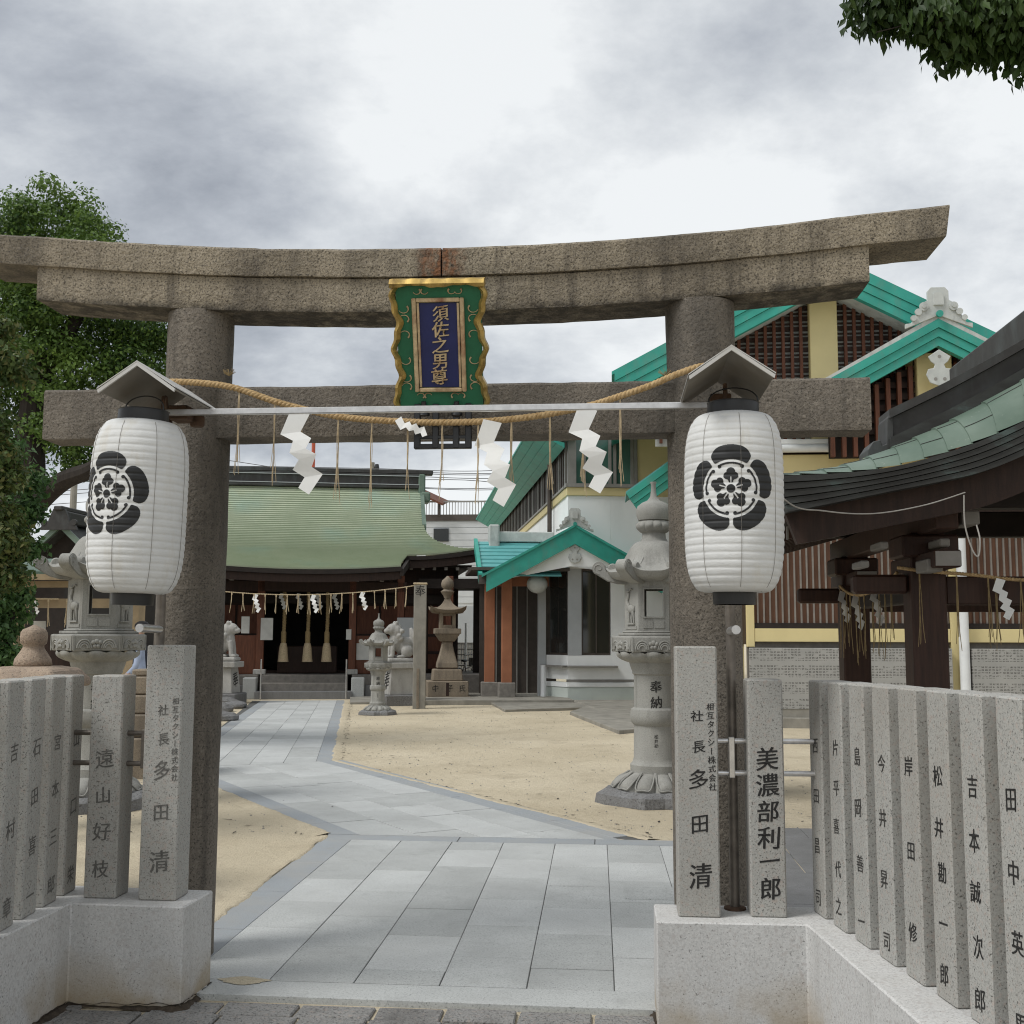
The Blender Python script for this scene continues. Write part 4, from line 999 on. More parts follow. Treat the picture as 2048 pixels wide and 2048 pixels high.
for i, (h, y) in enumerate(pr):
    for sx, sy in ((-1,-1),(1,-1),(1,1),(-1,1)): vs.append((sx*h*U, sy*h*U, oz(y)))
    if i: fs += [((i-1)*4+k, (i-1)*4+(k+1) % 4, i*4+(k+1) % 4, i*4+k) for k in range(4)]
sh.add(vs, fs+[(3,2,1,0),tuple(len(vs)-4+k for k in range(4))]); sh.build('shaft', 'old_stone', ol, bevel=.02)
MB().hexa([(-14*U,-14*U,oz(1283)),(14*U,-14*U,oz(1283)),(14*U,14*U,oz(1283)),(-14*U,14*U,oz(1283))], [(-24*U,-24*U,oz(1268)),(24*U,-24*U,oz(1268)),(24*U,24*U,oz(1268)),(-24*U,24*U,oz(1268))]).box(-26*U,26*U,-26*U,26*U,oz(1268)+.001,oz(1257)).build('platform', 'old_stone', ol, bevel=.012)
fb = MB(); z0, z1, w0, w1 = oz(1257), oz(1223), oz(1250), oz(1232)
for sx in (-1, 1): fb.box(sx*16*U if sx < 0 else 9*U, -9*U if sx < 0 else 16*U, -16*U, 16*U, z0, z1)
fb.box(-9*U,9*U,-16*U,16*U,z0,w0); fb.box(-9*U,9*U,-16*U,16*U,w1,z1); fb.build('fire_box', 'old_stone', ol, bevel=.008)
def ocap(u, v):
    a = u*4; k = int(a) % 4; f = a-int(a); c = [(-1,-1),(1,-1),(1,1),(-1,1)]; p0, p1 = c[k], c[(k+1) % 4]
    x, y = p0[0]+(p1[0]-p0[0])*f, p0[1]+(p1[1]-p0[1])*f; cor = abs(2*f-1)**3
    r = (6+36*v**1.5)*U*(1-.12*(1-cor)*(1-v)); return (x*r*.85, y*r*.85, oz(1196)+(oz(1220)-oz(1196))*math.sin(v*math.pi/2)+.10*cor*v**4)
oc = MB().grid(ocap, 64, 12); 
def ocu(u, v): x, y, z = ocap(u, 1); return (x*(1-.6*v), y*(1-.6*v), z-.07-.03*v if v > 0 else z)
oc.grid(ocu, 64, 4); oc.build('cap', 'old_stone', ol, smooth=True, ang=50)
MB().lathe([(7*U,oz(1196)),(8*U,oz(1192)),(11*U,oz(1188)),(14*U,oz(1183)),(9*U,oz(1180)),(8*U,oz(1178)),(12*U,oz(1174)),(13*U,oz(1168)),(11*U,oz(1161)),(5*U,oz(1156)),(1.5*U,oz(1152))], 24).build('jewel_finial', 'old_stone', ol, smooth=True, ang=60)
# onion-capped post behind the left fence
op = thing('capped_stone_post', 'pinkish stone pillar with an onion finial peeking over the left fence', 'stone pillar', (at(62,1400,6.7).x, 6.7, 0), R(3))
zz = lambda py: at(62, py, 6.7).z
MB().box(-.17,.17,-.17,.17,-.05,zz(1372)).build('pillar', 'finial_stone', op, bevel=.015)
vs = []; pr = [(.26,1374),(.262,1360),(.21,1338),(.125,1332)]
for h, y in pr: vs += [(sx*h, sy*h, zz(y)) for sx, sy in ((-1,-1),(1,-1),(1,1),(-1,1))]
MB().add(vs, [(i*4+k, i*4+(k+1) % 4, (i+1)*4+(k+1) % 4, (i+1)*4+k) for i in range(3) for k in range(4)]+[(3,2,1,0),(12,13,14,15)]).build('hipped_cap', 'finial_stone', op, bevel=.012)
on = MB().lathe([(.10,zz(1333)),(.112,zz(1329)),(.105,zz(1318)),(.075,zz(1303)),(.062,zz(1296)),(.06,zz(1291)),(.074,zz(1287)),(.079,zz(1277)),(.077,zz(1265)),(.066,zz(1259)),(.03,zz(1254)),(.008,zz(1250))], 36)
for i, (x, y, z) in enumerate(on.v):
    d = 1+.04*noise.noise(Vector((x*14, y*14, z*14))); on.v[i] = (x*d, y*d, z)
on.build('onion_finial', 'finial_stone', op, smooth=True, ang=60)
# ------------------------------------------------------------------ guardian lion-dogs
def remesh(o, vox):
    m = o.modifiers.new('r', 'REMESH'); m.mode = 'VOXEL'; m.voxel_size = vox
    dg = bpy.context.evaluated_depsgraph_get(); me = bpy.data.meshes.new_from_object(o.evaluated_get(dg)); o.modifiers.clear()
    old = o.data; o.data = me; bpy.data.meshes.remove(old); me.polygons.foreach_set('use_smooth', [True]*len(me.polygons)); return o
def komainu_mesh():
    b = MB()
    b.ell((0,.12,.30), (.17,.24,.24)); b.ell((0,-.10,.42), (.165,.16,.25)); b.ell((0,-.17,.70), (.15,.16,.15)); b.ell((0,-.30,.665), (.10,.10,.075))
    b.ell((0,-.08,.66), (.185,.15,.2)); b.ell((-.09,-.10,.84), (.04,.05,.07)); b.ell((.09,-.10,.84), (.04,.05,.07))
    for sx in (-1, 1):
        b.tube([(sx*.10,-.16,.40),(sx*.11,-.20,.20),(sx*.11,-.21,.04)], [.075,.06,.055], 10); b.ell((sx*.11,-.25,.04), (.065,.09,.045))
        b.ell((sx*.15,.16,.17), (.10,.17,.15)); b.ell((sx*.16,-.0,.04), (.06,.12,.045))
        for z, y in ((.55,-.05),(.66,.02),(.48,.0)): b.ell((sx*.16,y,z), (.06,.07,.06), 8, 6)
    b.tube([(0,.30,.20),(0,.38,.40),(0,.34,.62),(0,.28,.74)], [.07,.11,.09,.03], 10)
    b.ell((0,.36,.52), (.13,.08,.14)); b.ell((0,-.27,.76), (.04,.04,.04))
    for sx in (-1, 1): b.ell((sx*.07,-.29,.745), (.03,.03,.025), 8, 6)
    o = b.build('guardian_statue', 'white_stone'); b2 = remesh(o, .016).data; bpy.data.objects.remove(o); return b2
km = komainu_mesh()
def komainu(px, Y, rz, label):
    b = at(px, 1400, Y); t = thing('guardian_lion_dog', label, 'statue', (b.x, Y, 0), rz, 'stone guardian lion-dogs')
    U = Y/FPX
    boxpart('foundation', 'rock', t, -.42, .42, -.42, .42, -.03, .22, .02)
    p = MB().hexa([(-.30,-.30,.22),(.30,-.30,.22),(.30,.30,.22),(-.30,.30,.22)], [(-.25,-.25,.80),(.25,-.25,.80),(.25,.25,.80),(-.25,.25,.80)]).build('pedestal', 'white_stone', t, bevel=.01)
    lettering('carved_character', 'ink', p, [('奉', 0, .52, .40)], lambda a, b_: (a, -.30+.086*(b_-.22)-.004, b_), offset=.014)
    boxpart('upper_slab', 'white_stone', t, -.34, .34, -.36, .36, .80, .93, .012)
    boxpart('base_rock', 'white_stone', t, -.22, .22, -.32, .38, .931, 1.03, .03)
    o = obj('body', km, t, (0, 0, 1.02)); o.scale = (.92, .92, .92); return t
komainu(797, 25.6, R(-62), 'white stone lion-dog on a pedestal half hidden by the small granite lantern')
komainu(446, 25.6, R(90), 'white stone lion-dog on a pedestal just showing past the left gate pillar')
# ------------------------------------------------------------------ rope posts before the main hall
def rope_post(loc, label):
    t = thing('rope_post', label, 'post', loc, R(8), 'tall concrete rope posts')
    MB().box(-.135,.135,-.12,.12,-.05,2.62).build('shaft', 'concrete', t, bevel=.012)
    boxpart('side_batten', 'old_stone', t, -.055, -.0, -.135, -.121, 0, .84, .004)
    MB().box(-.15,.15,-.13,.13,2.62,2.66).build('straw_band', 'straw_pale', t, bevel=.01)
    lettering('carved_character', 'ink', t, [('奉', 0, 2.48, .24)], lambda a, b: (a, -.1215, b), offset=.012); return t
pb = gnd(838,1416); rope_post((pb.x, pb.y, 0), 'tall grey rope post right of the path before the main hall')
pc = Vector((pb.x-5.4, pb.y-1.35, 0)); rope_post(pc, 'tall grey rope post left of the path, carrying the far end of the hall rope')
hr = thing('straw_rope', 'thin straw rope with small white paper streamers strung before the main hall', 'rope')
Y0 = pb.y
zt = 2.62
pts = [Vector((pb.x, pb.y, zt)).lerp(Vector((pc.x, pc.y, zt)), i/24) - Vector((0,0,.24*4*(i/24)*(1-i/24))) for i in range(25)]
twisted('rope', resample(catmull(pts, 6), .02), .013, .09, hr, 'straw_pale', 2, 5)
random.seed(51)
def rp(t): i = t*24; k = min(23, int(i)); return pts[k].lerp(pts[k+1], i-k)
for k in range(24):
    t = .012+k*.041
    if t < 1: p = rp(t); tassel(hr, (p.x,p.y-.01,p.z), .43, 3, .006, spread=.05)
for t in (.215, .40, .615, .82): p = rp(t); shide(hr, (p.x-.02,p.y-.03,p.z), .40, 1, .2)
# ------------------------------------------------------------------ main hall
HO = Vector((-7.46, 27.45, 0)); HY = R(12.5)
hall = thing('main_hall', 'wooden shrine main hall with a broad verdigris copper roof at the end of the path', 'shrine hall', tuple(HO), HY)
H_ = hall
for i, (y0, z1) in enumerate(((0, .17), (.32, .36), (.66, .55))):
    boxpart('step', 'darkpave' if i == 0 else 'grey_base', H_, -1.05-.12*(i == 0), 1.05+.12*(i == 0), y0, y0+.5 if i < 2 else y0+1.4, -.03 if i == 0 else -.02, z1, .012)
for sx in (-1, 1):
    boxpart('stair_cheek', 'slab', H_, sx*1.30-.16, sx*1.30+.16, .10, .55, -.02, .50, .02)
    boxpart('platform', 'grey_base', H_, (1.15 if sx > 0 else -4.6), (4.6 if sx > 0 else -1.15), .66, 4.0, -.05, .55, .012)
    boxpart('foundation_curb', 'darkpave', H_, (1.48 if sx > 0 else -3.4), (3.4 if sx > 0 else -1.48), .30, .64, -.02, .30, .012)
    hp = MB().tube([(sx*1.02,-.05,0),(sx*1.02,-.05,.95)], .02, 8).build('handrail_post', 'steel', H_, smooth=True)
    for x, yy in ((1.14, .95), (2.35, .95), (3.6, .95)):
        c = boxpart('column', 'wood_red', H_, sx*x-.09, sx*x+.09, yy-.09, yy+.09, .56, 3.05, .01)
        boxpart('column_base', 'white_stone' if x == 1.14 else 'grey_base', H_, sx*x-.15, sx*x+.15, yy-.15, yy+.15, .551, .68, .015)
boxpart('floor', 'wood_dark', H_, -3.8, 3.8, 1.9, 5.6, .05, .62)
boxpart('back_wall', 'interior', H_, -3.8, 3.8, 4.6, 4.7, .05, 3.6)
for sx in (-1, 1):
    boxpart('wall', 'wood_dark', H_, sx*2.55-1.35, sx*2.55+1.35, 1.90, 1.98, .55, 3.3)
    boxpart('side_wall', 'wood_black', H_, sx*3.82-.05, sx*3.82+.05, 1.9, 5.6, .05, 3.6)
    for k in range(4):
        x = sx*(1.22+.62*k+.31); pn = boxpart('door_panel', 'wood_red', H_, x-.28, x+.28, 1.85, 1.90, .66, 2.3, .008)
        for z in (1.05, 1.5): boxpart('rail', 'wood_dark', pn, x-.279, x+.279, 1.835, 1.85, z, z+.07)
    boxpart('half_wall', 'wood_red', H_, sx*1.95-.72, sx*1.95+.72, 1.0, 1.05, .56, 1.52, .01)
boxpart('offering_box', 'wood_dark', H_, -.75, .75, 1.5, 2.1, .56, 1.25, .02)
boxpart('tie_beam', 'wood_dark', H_, -2.5, 2.5, .86, 1.04, 2.62, 2.88, .01)
boxpart('lintel', 'wood_black', H_, -3.8, 3.8, 1.82, 1.99, 2.35, 2.6, .01)
for k in range(-3, 4): boxpart('bracket_end', 'white_tip', H_, k*.62-.05, k*.62+.05, .55, .86, 2.88, 2.99, .01)
for x in (-.58, .02, .50):      # bell ropes
    r = MB(); path_ = [Vector((x, 1.15, 2.62)), Vector((x+.01, 1.14, 2.0)), Vector((x, 1.13, 1.56))]
    o = twisted('bell_rope', resample(catmull(path_, 8), .03), .05, .22, H_, 'hemp', 3, 6)
    MB().lathe([(.055,1.32),(.066,1.36),(.066,1.60),(.05,1.63)], 12, Matrix.Translation((x,1.13,0))).build('rope_sleeve', 'hemp', o, smooth=True)
    MB().lathe([(.135,.86),(.125,.95),(.105,1.2),(.08,1.32),(.055,1.34)], 14, Matrix.Translation((x,1.13,0))).build('tassel', 'straw_pale', o, smooth=True)
for x, z, wd, h in ((-1.52,1.78,.20,.42),(-.98,1.68,.30,.55),(1.05,1.55,.13,.26),(1.42,1.12,.34,.42)):
    o = boxpart('paper_notice', 'paper_dim', H_, x-wd/2, x+wd/2, .84 if abs(x) < 1.2 else .99, .85 if abs(x) < 1.2 else 1.0, z-h/2, z+h/2)
for x in (-.62,-.2,.28,.70): shide(H_, (x, .82, 2.58), .42, 1, .2, 'paper_streamer', 'paper_dim')
boxpart('notice_board', 'silver', H_, 2.26, 2.72, .78, .82, 1.45, 1.98, .01)
# roof: concave courses, central porch carried lower
def rz_(y):        # height of the roof over distance y from the step foot
    t = (y+.35)/(4.35+.35); return 3.12+2.62*(.42*t+.58*t**2.0)
EAVE_Y, PORCH_Y, RIDGE_Y = 1.0, -.35, 4.35
NC = 52
rf = MB(); 
def halfw(y):      # half width of the main roof at depth y
    t = (y-EAVE_Y)/(RIDGE_Y-EAVE_Y)
    return 3.02+1.32*max(0, 1-t/.52)**2.0
def upturn(x, y): a = max(0, abs(x)-2.4); return .05*a**2*max(0, 1-(y-EAVE_Y)/1.6)
def side_drop(x, y):
    hw = halfw(y); return 0
ys = [PORCH_Y+(RIDGE_Y-PORCH_Y)*i/NC for i in range(NC+1)]
def prow(y):       # porch half width flares gently into the main roof
    return 2.30+.22*max(0, min(1, (y-PORCH_Y)/(EAVE_Y-PORCH_Y)))**2
for i in range(NC):
    ya, yb = ys[i], ys[i+1]
    if yb <= EAVE_Y+.02: wa = wb = None; hwA, hwB = prow(ya), prow(yb)
    else: hwA, hwB = halfw(max(ya, EAVE_Y)), halfw(yb)
    n = 40; vs = []
    for k in range(n+1):
        u = -1+2*k/n
        xa, xb = u*hwA, u*hwB
        sagA = .10*(1-(xa/2.3)**2) if ya < EAVE_Y else 0
        fa = max(0, 1-(ya-PORCH_Y)/1.8)**2; fb = max(0, 1-(yb-PORCH_Y)/1.8)**2
        za = rz_(ya)+upturn(xa, ya)+fa*.09*(xa/2.3)**2+.040; zb = rz_(yb)+upturn(xb, yb)+fb*.09*(xb/2.3)**2+.004
        vs += [(xa, ya, za), (xa, ya+.010, za-.040), (xb, yb, zb)]
    fs = []
    for k in range(n):
        a = k*3; b = a+3; fs += [(a, b, b+2, a+2), (a+1, b+1, b, a)]
    rf.add(vs, fs)
roof = rf.build('roof', 'copper', H_, fix=False)
# side slopes (hips) and back
hp = MB()
for sx in (-1, 1):
    def side(u, v):
        y = EAVE_Y+(RIDGE_Y-EAVE_Y)*.52*v; 
        xe = halfw(y); yy = y+(8.6-2*y+0)*u if False else y+(7.8-2*(y-EAVE_Y))*u*.9
        return (sx*(xe-.0), yy, rz_(y)+upturn(xe, y))
    hp.grid(side, 10, 14)
hp.grid(lambda u, v: (-3.02+6.04*u, RIDGE_Y+3.4*v, rz_(RIDGE_Y-3.4*v)), 4, 16)
hp.build('rear_slopes', 'copper', roof)
for sx in (-1, 1):     # gable triangle under the ridge end
    g_ = MB().add([(sx*2.95, 2.6, rz_(2.6)-.1), (sx*2.95, 6.1, rz_(2.6)-.1), (sx*2.95, RIDGE_Y, rz_(RIDGE_Y)-.05)], [(0,1,2)]).build('gable', 'wood_dark', H_)
    b = [(sx*3.02, y, rz_(y)) for y in [2.75+i*.16 for i in range(11)]]
    vb = MB()
    for (x, y, z), (x2, y2, z2) in zip(b, b[1:]): vb.hexa([(x-.05,y,z-.16),(x+.06,y,z-.16),(x2+.06,y2,z2-.16),(x2-.05,y2,z2-.16)], [(x-.05,y,z+.05),(x+.06,y,z+.05),(x2+.06,y2,z2+.05),(x2-.05,y2,z2+.05)])
    vb.build('verge', 'copper_pale', roof)
def edge(pts, th, dp, name, mat, par):
    e_ = MB()
    for a, b in zip(pts, pts[1:]):
        e_.hexa([(a[0],a[1],a[2]-th),(b[0],b[1],b[2]-th),(b[0],b[1]+dp,b[2]-th+.02),(a[0],a[1]+dp,a[2]-th+.02)], [(a[0],a[1],a[2]),(b[0],b[1],b[2]),(b[0],b[1]+dp,b[2]+.02),(a[0],a[1]+dp,a[2]+.02)])
    return e_.build(name, mat, par)
pe = [(x, PORCH_Y-.01, rz_(PORCH_Y)+.09*(x/2.3)**2-.005) for x in [-2.32+4.64*i/24 for i in range(25)]]
edge(pe, .11, .35, 'porch_eave', 'wood_black', roof); edge([(x, y+.08, z-.115) for x, y, z in pe], .19, .08, 'porch_fascia', 'wood_dark', roof)
for sx in (-1, 1):
    me_ = [(sx*x, EAVE_Y-.01, rz_(EAVE_Y)+upturn(x, EAVE_Y)-.005) for x in [2.40+1.95*i/14 for i in range(15)]]
    edge(me_, .10, .4, 'main_eave', 'wood_black', roof); edge([(x, y+.08, z-.105) for x, y, z in me_], .20, .08, 'main_fascia', 'wood_dark', roof)
    MB().hexa([(sx*2.28,PORCH_Y,2.98),(sx*2.36,PORCH_Y,2.98),(sx*2.58,EAVE_Y+.1,3.3),(sx*2.50,EAVE_Y+.1,3.3)], [(sx*2.28,PORCH_Y,3.15),(sx*2.36,PORCH_Y,3.15),(sx*2.58,EAVE_Y+.1,3.5),(sx*2.50,EAVE_Y+.1,3.5)]).build('porch_verge', 'wood_black', roof)
    for k in range(6): boxpart('rafter_end', 'white_tip', H_, sx*(2.62+.3*k)-.04, sx*(2.62+.3*k)+.04, 1.2, 1.3, 3.22, 3.30)
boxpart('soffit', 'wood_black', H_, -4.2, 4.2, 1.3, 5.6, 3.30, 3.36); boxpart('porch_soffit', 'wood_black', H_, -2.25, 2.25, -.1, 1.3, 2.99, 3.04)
for i in range(22): boxpart('rafter', 'wood_dark', H_, -2.15+.2*i, -2.08+.2*i, -.12, .9, 2.90, 2.985)
# ridge: stacked bands
zr0 = rz_(RIDGE_Y)
for (hw, z0, z1, mt, d) in ((3.02, -.02, .07, 'ridge', .20), (2.98, .075, .34, 'ridge', .14), (3.04, .345, .39, 'copper_dark', .2), (3.34, .395, .52, 'ridge', .17)):
    boxpart('ridge_course', mt, roof, -hw, hw, RIDGE_Y-d, RIDGE_Y+d, zr0+z0, zr0+z1, .02)
boxpart('ridge_trim', 'silver', roof, -3.0, 3.0, RIDGE_Y-.205, RIDGE_Y-.14, zr0+.075, zr0+.095); boxpart('ridge_trim', 'silver', roof, -3.0, 3.0, RIDGE_Y-.205, RIDGE_Y-.14, zr0+.325, zr0+.345)
for sx in (-1, 1):
    boxpart('ridge_end', 'copper_pale', roof, sx*3.0-.08, sx*3.0+.12, RIDGE_Y-.22, RIDGE_Y+.22, zr0-.35, zr0+.40, .04)
    boxpart('ridge_end', 'copper_pale', roof, sx*3.1-.12, sx*3.1+.16, RIDGE_Y-.30, RIDGE_Y+.30, zr0-.42, zr0-.12, .05)
# ------------------------------------------------------------------ roof ornaments shared by the painted buildings
def disc(mb, x, z, r, y0, y1, n=14): mb.prism_y([(x+r*math.cos(2*math.pi*k/n), z+r*math.sin(2*math.pi*k/n)) for k in range(n)], y0, y1)
def crest_ornament(par, cx, y, cz, s):
    mb = MB()
    half = [(0,.0),(.95,-.38),(.95,-.24),(.78,-.22),(.68,-.05),(.60,.10),(.50,.22),(.40,.40),(.30,.46),(.30,.72),(.20,.84),(0,.84)]
    poly = [(cx+x*s, cz+z*s) for x, z in half] + [(cx-x*s, cz+z*s) for x, z in half[::-1][1:-1]]
    mb.prism_y(poly, y, y+.10*s)
    o = mb.build('ridge_ornament', 'ornament', par, bevel=.01*s)
    d = MB()
    for sx in (-1, 1):
        for x, z, r in ((.42,.26,.13),(.58,.10,.10),(.72,-.08,.085)): disc(d, cx+sx*x*s, cz+z*s, r*s, y-.05*s, y)
        for x, z, r in ((.42,.26,.055),): disc(d, cx+sx*x*s, cz+z*s, r*s, y-.085*s, y-.05*s)
    d.prism_y([(cx-.14*s,cz+.30*s),(cx+.14*s,cz+.30*s),(cx+.14*s,cz+.62*s),(cx+.09*s,cz+.68*s),(cx-.09*s,cz+.68*s),(cx-.14*s,cz+.62*s)], y-.06*s, y-.0*s)
    d.build('scroll_relief', 'ornament', o)
    b = MB(); disc(b, cx, cz+.02*s, .10*s, y-.14*s, y-.06*s); b.build('round_boss', 'teal', o)
    return o
def pendant(par, cx, y, cz, s):
    mb = MB(); half = [(0,0),(.30,-.20),(.22,-.34),(.12,-.42),(.16,-.52),(.30,-.54),(.36,-.70),(.26,-.92),(0,-1.02)]
    mb.prism_y([(cx+x*s, cz+z*s) for x, z in half]+[(cx-x*s, cz+z*s) for x, z in half[::-1][1:-1]], y-.05*s, y)
    o = mb.build('gable_pendant', 'ornament', par, bevel=.012*s)
    d = MB()
    for x, z in ((0,-.2),(-.12,-.82),(.12,-.82)): disc(d, cx+x*s, cz+z*s, .05*s, y-.055*s, y-.048*s, 8)
    d.build('boss', 'grey_frame', o); return o
def barge(par, x0, z0, x1, z1, y, courses, h, mat='teal', name='barge_course', step=.02, vert=False):
    """layered fascia boards along a slope from (x0,z0) to (x1,z1): top edge line"""
    L = math.hypot(x1-x0, z1-z0); nx, nz = -(z1-z0)/L, (x1-x0)/L
    if nz < 0: nx, nz = -nx, -nz
    if vert: nx, nz = 0, 1; h = h*L/abs(x1-x0)
    for k in range(courses):
        a, b = h*k/courses, h*(k+1)/courses-.006
        mb = MB().prism_y([(x0-nx*a, z0-nz*a), (x1-nx*a, z1-nz*a), (x1-nx*b, z1-nz*b), (x0-nx*b, z0-nz*b)], y+step*k, y+step*k+.14)
        mb.build(name, mat, par)
# ------------------------------------------------------------------ lattice hall on the right
KY = 20.4
kh = thing('lattice_hall', 'tall hall with cream posts, russet lattice and turquoise gables behind the water pavilion', 'hall', (0,0,0))
boxpart('foundation', 'concrete', kh, 2.2, 12, KY-.3, KY+8, -.05, .16, .01)
boxpart('lower_wall', 'grey_base', kh, 2.36, 12, KY+.05, KY+.2, .1, 1.46)
boxpart('main_wall', 'wood_dark', kh, 2.36, 12, KY+.12, KY+8, 1.4, 5.0)
for x in (2.35, 5.81, 9.3): boxpart('cream_post', 'cream', kh, x, x+.13, KY-.06, KY+.1, 1.36 if x < 3 else .1, 4.4, .006)
for x0, x1 in ((2.483, 5.807), (5.943, 9.297)):
    boxpart('cream_beam', 'cream', kh, x0, x1, KY-.05, KY+.1, 1.45, 1.68, .006)
    boxpart('sill', 'wood_black', kh, x0, x1, KY-.03, KY+.1, 1.684, 1.775)
    boxpart('board_panel', 'wood_slat', kh, x0, x1, KY+.02, KY+.1, 1.776, 3.4)
    k = 0; x = x0+.05
    while x < x1-.03:
        boxpart('slat', 'wood_edge', kh, x, x+.028, KY-.02, KY+.018, 1.776, 3.4); x += .1075
boxpart('cream_band', 'cream', kh, 1.2, 12, KY-.08, KY+.11, 4.39, 4.74, .01)
MB().tube([(1.2,KY-.22,4.83),(9,KY-.22,4.83)], .075, 14).build('gutter', 'white_metal', kh, smooth=True)
boxpart('gutter_tray', 'white_metal', kh, 1.2, 9, KY-.27, KY-.02, 4.90, 4.985, .01)
MB().tube([(5.99,KY-.17,0),(5.99,KY-.17,4.8)], .085, 14).build('downpipe', 'white_metal', kh, smooth=True)
AX, AZ, SL = 3.82, 8.12, .53
boxpart('gable_wall', 'ornament', kh, .8, 7.0, KY+.14, KY+.2, 4.95, 6.35)
MB().prism_y([(.8,6.35),(7.0,6.35),(AX,AZ-.28)], KY+.14, KY+.2).build('gable_wall', 'ornament', kh)
def gz(x): return AZ-.45-SL*abs(x-AX)
z = 5.12
while z < 7.6:
    hw = min(3.0, (AZ-.45-z)/SL)
    boxpart('louvre', 'wood_dark', kh, AX-hw, AX+hw, KY+.09, KY+.13, z, z+.075); boxpart('louvre', 'wood_dark', kh, AX-hw, AX+hw, KY+.1, KY+.13, z+.115, z+.145); z += .19
x = AX-2.95
while x < AX+2.95:
    if not (3.47 < x < 4.04): boxpart('lattice_bar', 'wood_red', kh, x, x+.055, KY+.02, KY+.085, 4.99, max(5.1, gz(x)))
    x += .157
boxpart('cream_post', 'cream', kh, 3.545, 4.03, KY-.1, KY+.13, 4.99, 7.75, .01)
for sx in (-1, 1):
    barge(kh, AX, AZ, AX+sx*3.75, AZ-SL*3.75, KY-.75, 3, .46, vert=True)
    MB().hexa([(AX,KY-.74,AZ-.03),(AX+sx*3.8,KY-.74,AZ-.03-SL*3.8),(AX+sx*3.8,KY+9,AZ-.03-SL*3.8),(AX,KY+9,AZ-.03)], [(AX,KY-.74,AZ+.03),(AX+sx*3.8,KY-.74,AZ+.03-SL*3.8),(AX+sx*3.8,KY+9,AZ+.03-SL*3.8),(AX,KY+9,AZ+.03)]).build('roof_slope', 'teal', kh)
    MB().hexa([(AX,KY-.6,AZ-.45),(AX+sx*3.6,KY-.6,AZ-.45-SL*3.6),(AX+sx*3.6,KY+.15,AZ-.45-SL*3.6),(AX,KY+.15,AZ-.45)], [(AX,KY-.6,AZ-.40),(AX+sx*3.6,KY-.6,AZ-.40-SL*3.6),(AX+sx*3.6,KY+.15,AZ-.40-SL*3.6),(AX,KY+.15,AZ-.40)]).build('soffit', 'ornament', kh)
# projecting second gable
Y2 = 19.3; a2 = at(1877,637,Y2); bl = at(1660,757,Y2)
ax, az, sl2 = a2.x, a2.z, (a2.z-bl.z)/(a2.x-bl.x)
for sx in (-1, 1):
    barge(kh, ax, az, ax+sx*2.6, az-sl2*2.6, Y2, 3, .40, step=.03, vert=True)
    MB().hexa([(ax,Y2+.01,az-.02),(ax+sx*2.65,Y2+.01,az-.02-sl2*2.65),(ax+sx*2.65,KY+.3,az-.02-sl2*2.65),(ax,KY+.3,az-.02)], [(ax,Y2+.01,az+.09),(ax+sx*2.65,Y2+.01,az+.04-sl2*2.65),(ax+sx*2.65,KY+.3,az+.04-sl2*2.65),(ax,KY+.3,az+.09)]).build('roof_slope', 'ornament', kh)
crest_ornament(kh, ax, Y2-.02, az+.05, .58)
pendant(kh, ax, Y2+.06, az-.52, .62)
boxpart('cream_post', 'cream', kh, ax-.29, ax+.29, Y2+.35, KY, 4.9, az-.5, .01)
z = 4.9
for k in range(9):
    zz_ = 5.0+.2*k
    lw = max(.3, min(1.75, (az-.55-zz_)/sl2)); boxpart('louvre', 'wood_dark', kh, ax-lw, ax+lw, Y2+.52, Y2+.56, zz_, zz_+.11)
x = ax-1.75
while x < ax+1.75:
    top = az-.48-sl2*abs(x-ax)
    if abs(x+.03-ax) > .33 and top > 5: boxpart('lattice_bar', 'wood_red', kh, x, x+.07, Y2+.40, Y2+.50, 4.6, top)
    x += .19
MB().prism_y([(ax-1.75,4.6),(ax+1.75,4.6),(ax+1.75,az-.5-sl2*1.75),(ax,az-.5),(ax-1.75,az-.5-sl2*1.75)], Y2+.6, Y2+.65).build('gable_wall', 'wood_black', kh)
# lower skirt roof on its left flank
p0, p1 = at(1252,986,21.2), at(1470,829,21.2)
barge(kh, p0.x, p0.z, p1.x, p1.z, 21.2, 3, .38, step=.03)
MB().hexa([(p0.x,21.21,p0.z-.02),(p1.x,21.21,p1.z-.02),(p1.x,22.6,p1.z-.02),(p0.x,22.6,p0.z-.02)], [(p0.x,21.21,p0.z+.03),(p1.x,21.21,p1.z+.03),(p1.x,22.6,p1.z+.03),(p0.x,22.6,p0.z+.03)]).build('skirt_roof', 'teal_pale', kh)
boxpart('flank_wall', 'cream', kh, 1.45, 2.4, KY+.9, KY+1.1, 0, 4.6)
# donor stones
for x0, x1, lb in ((2.37, 3.90, 'engraved donor stone left of the far pavilion post'), (3.92, 5.78, 'engraved donor stone between the two pavilion posts'), (6.10, 9.2, 'engraved donor stone at the right edge beyond the near pavilion post')):
    t = thing('donor_stone', lb, 'stone tablet', (0,0,0), 0, 'engraved donor stones')
    boxpart('tablet', 'donor', t, x0, x1, KY-.20, KY-.10, .30, 1.345, .008); boxpart('foot', 'concrete', t, x0+.1, x1-.1, KY-.19, KY-.1, .15, .30)
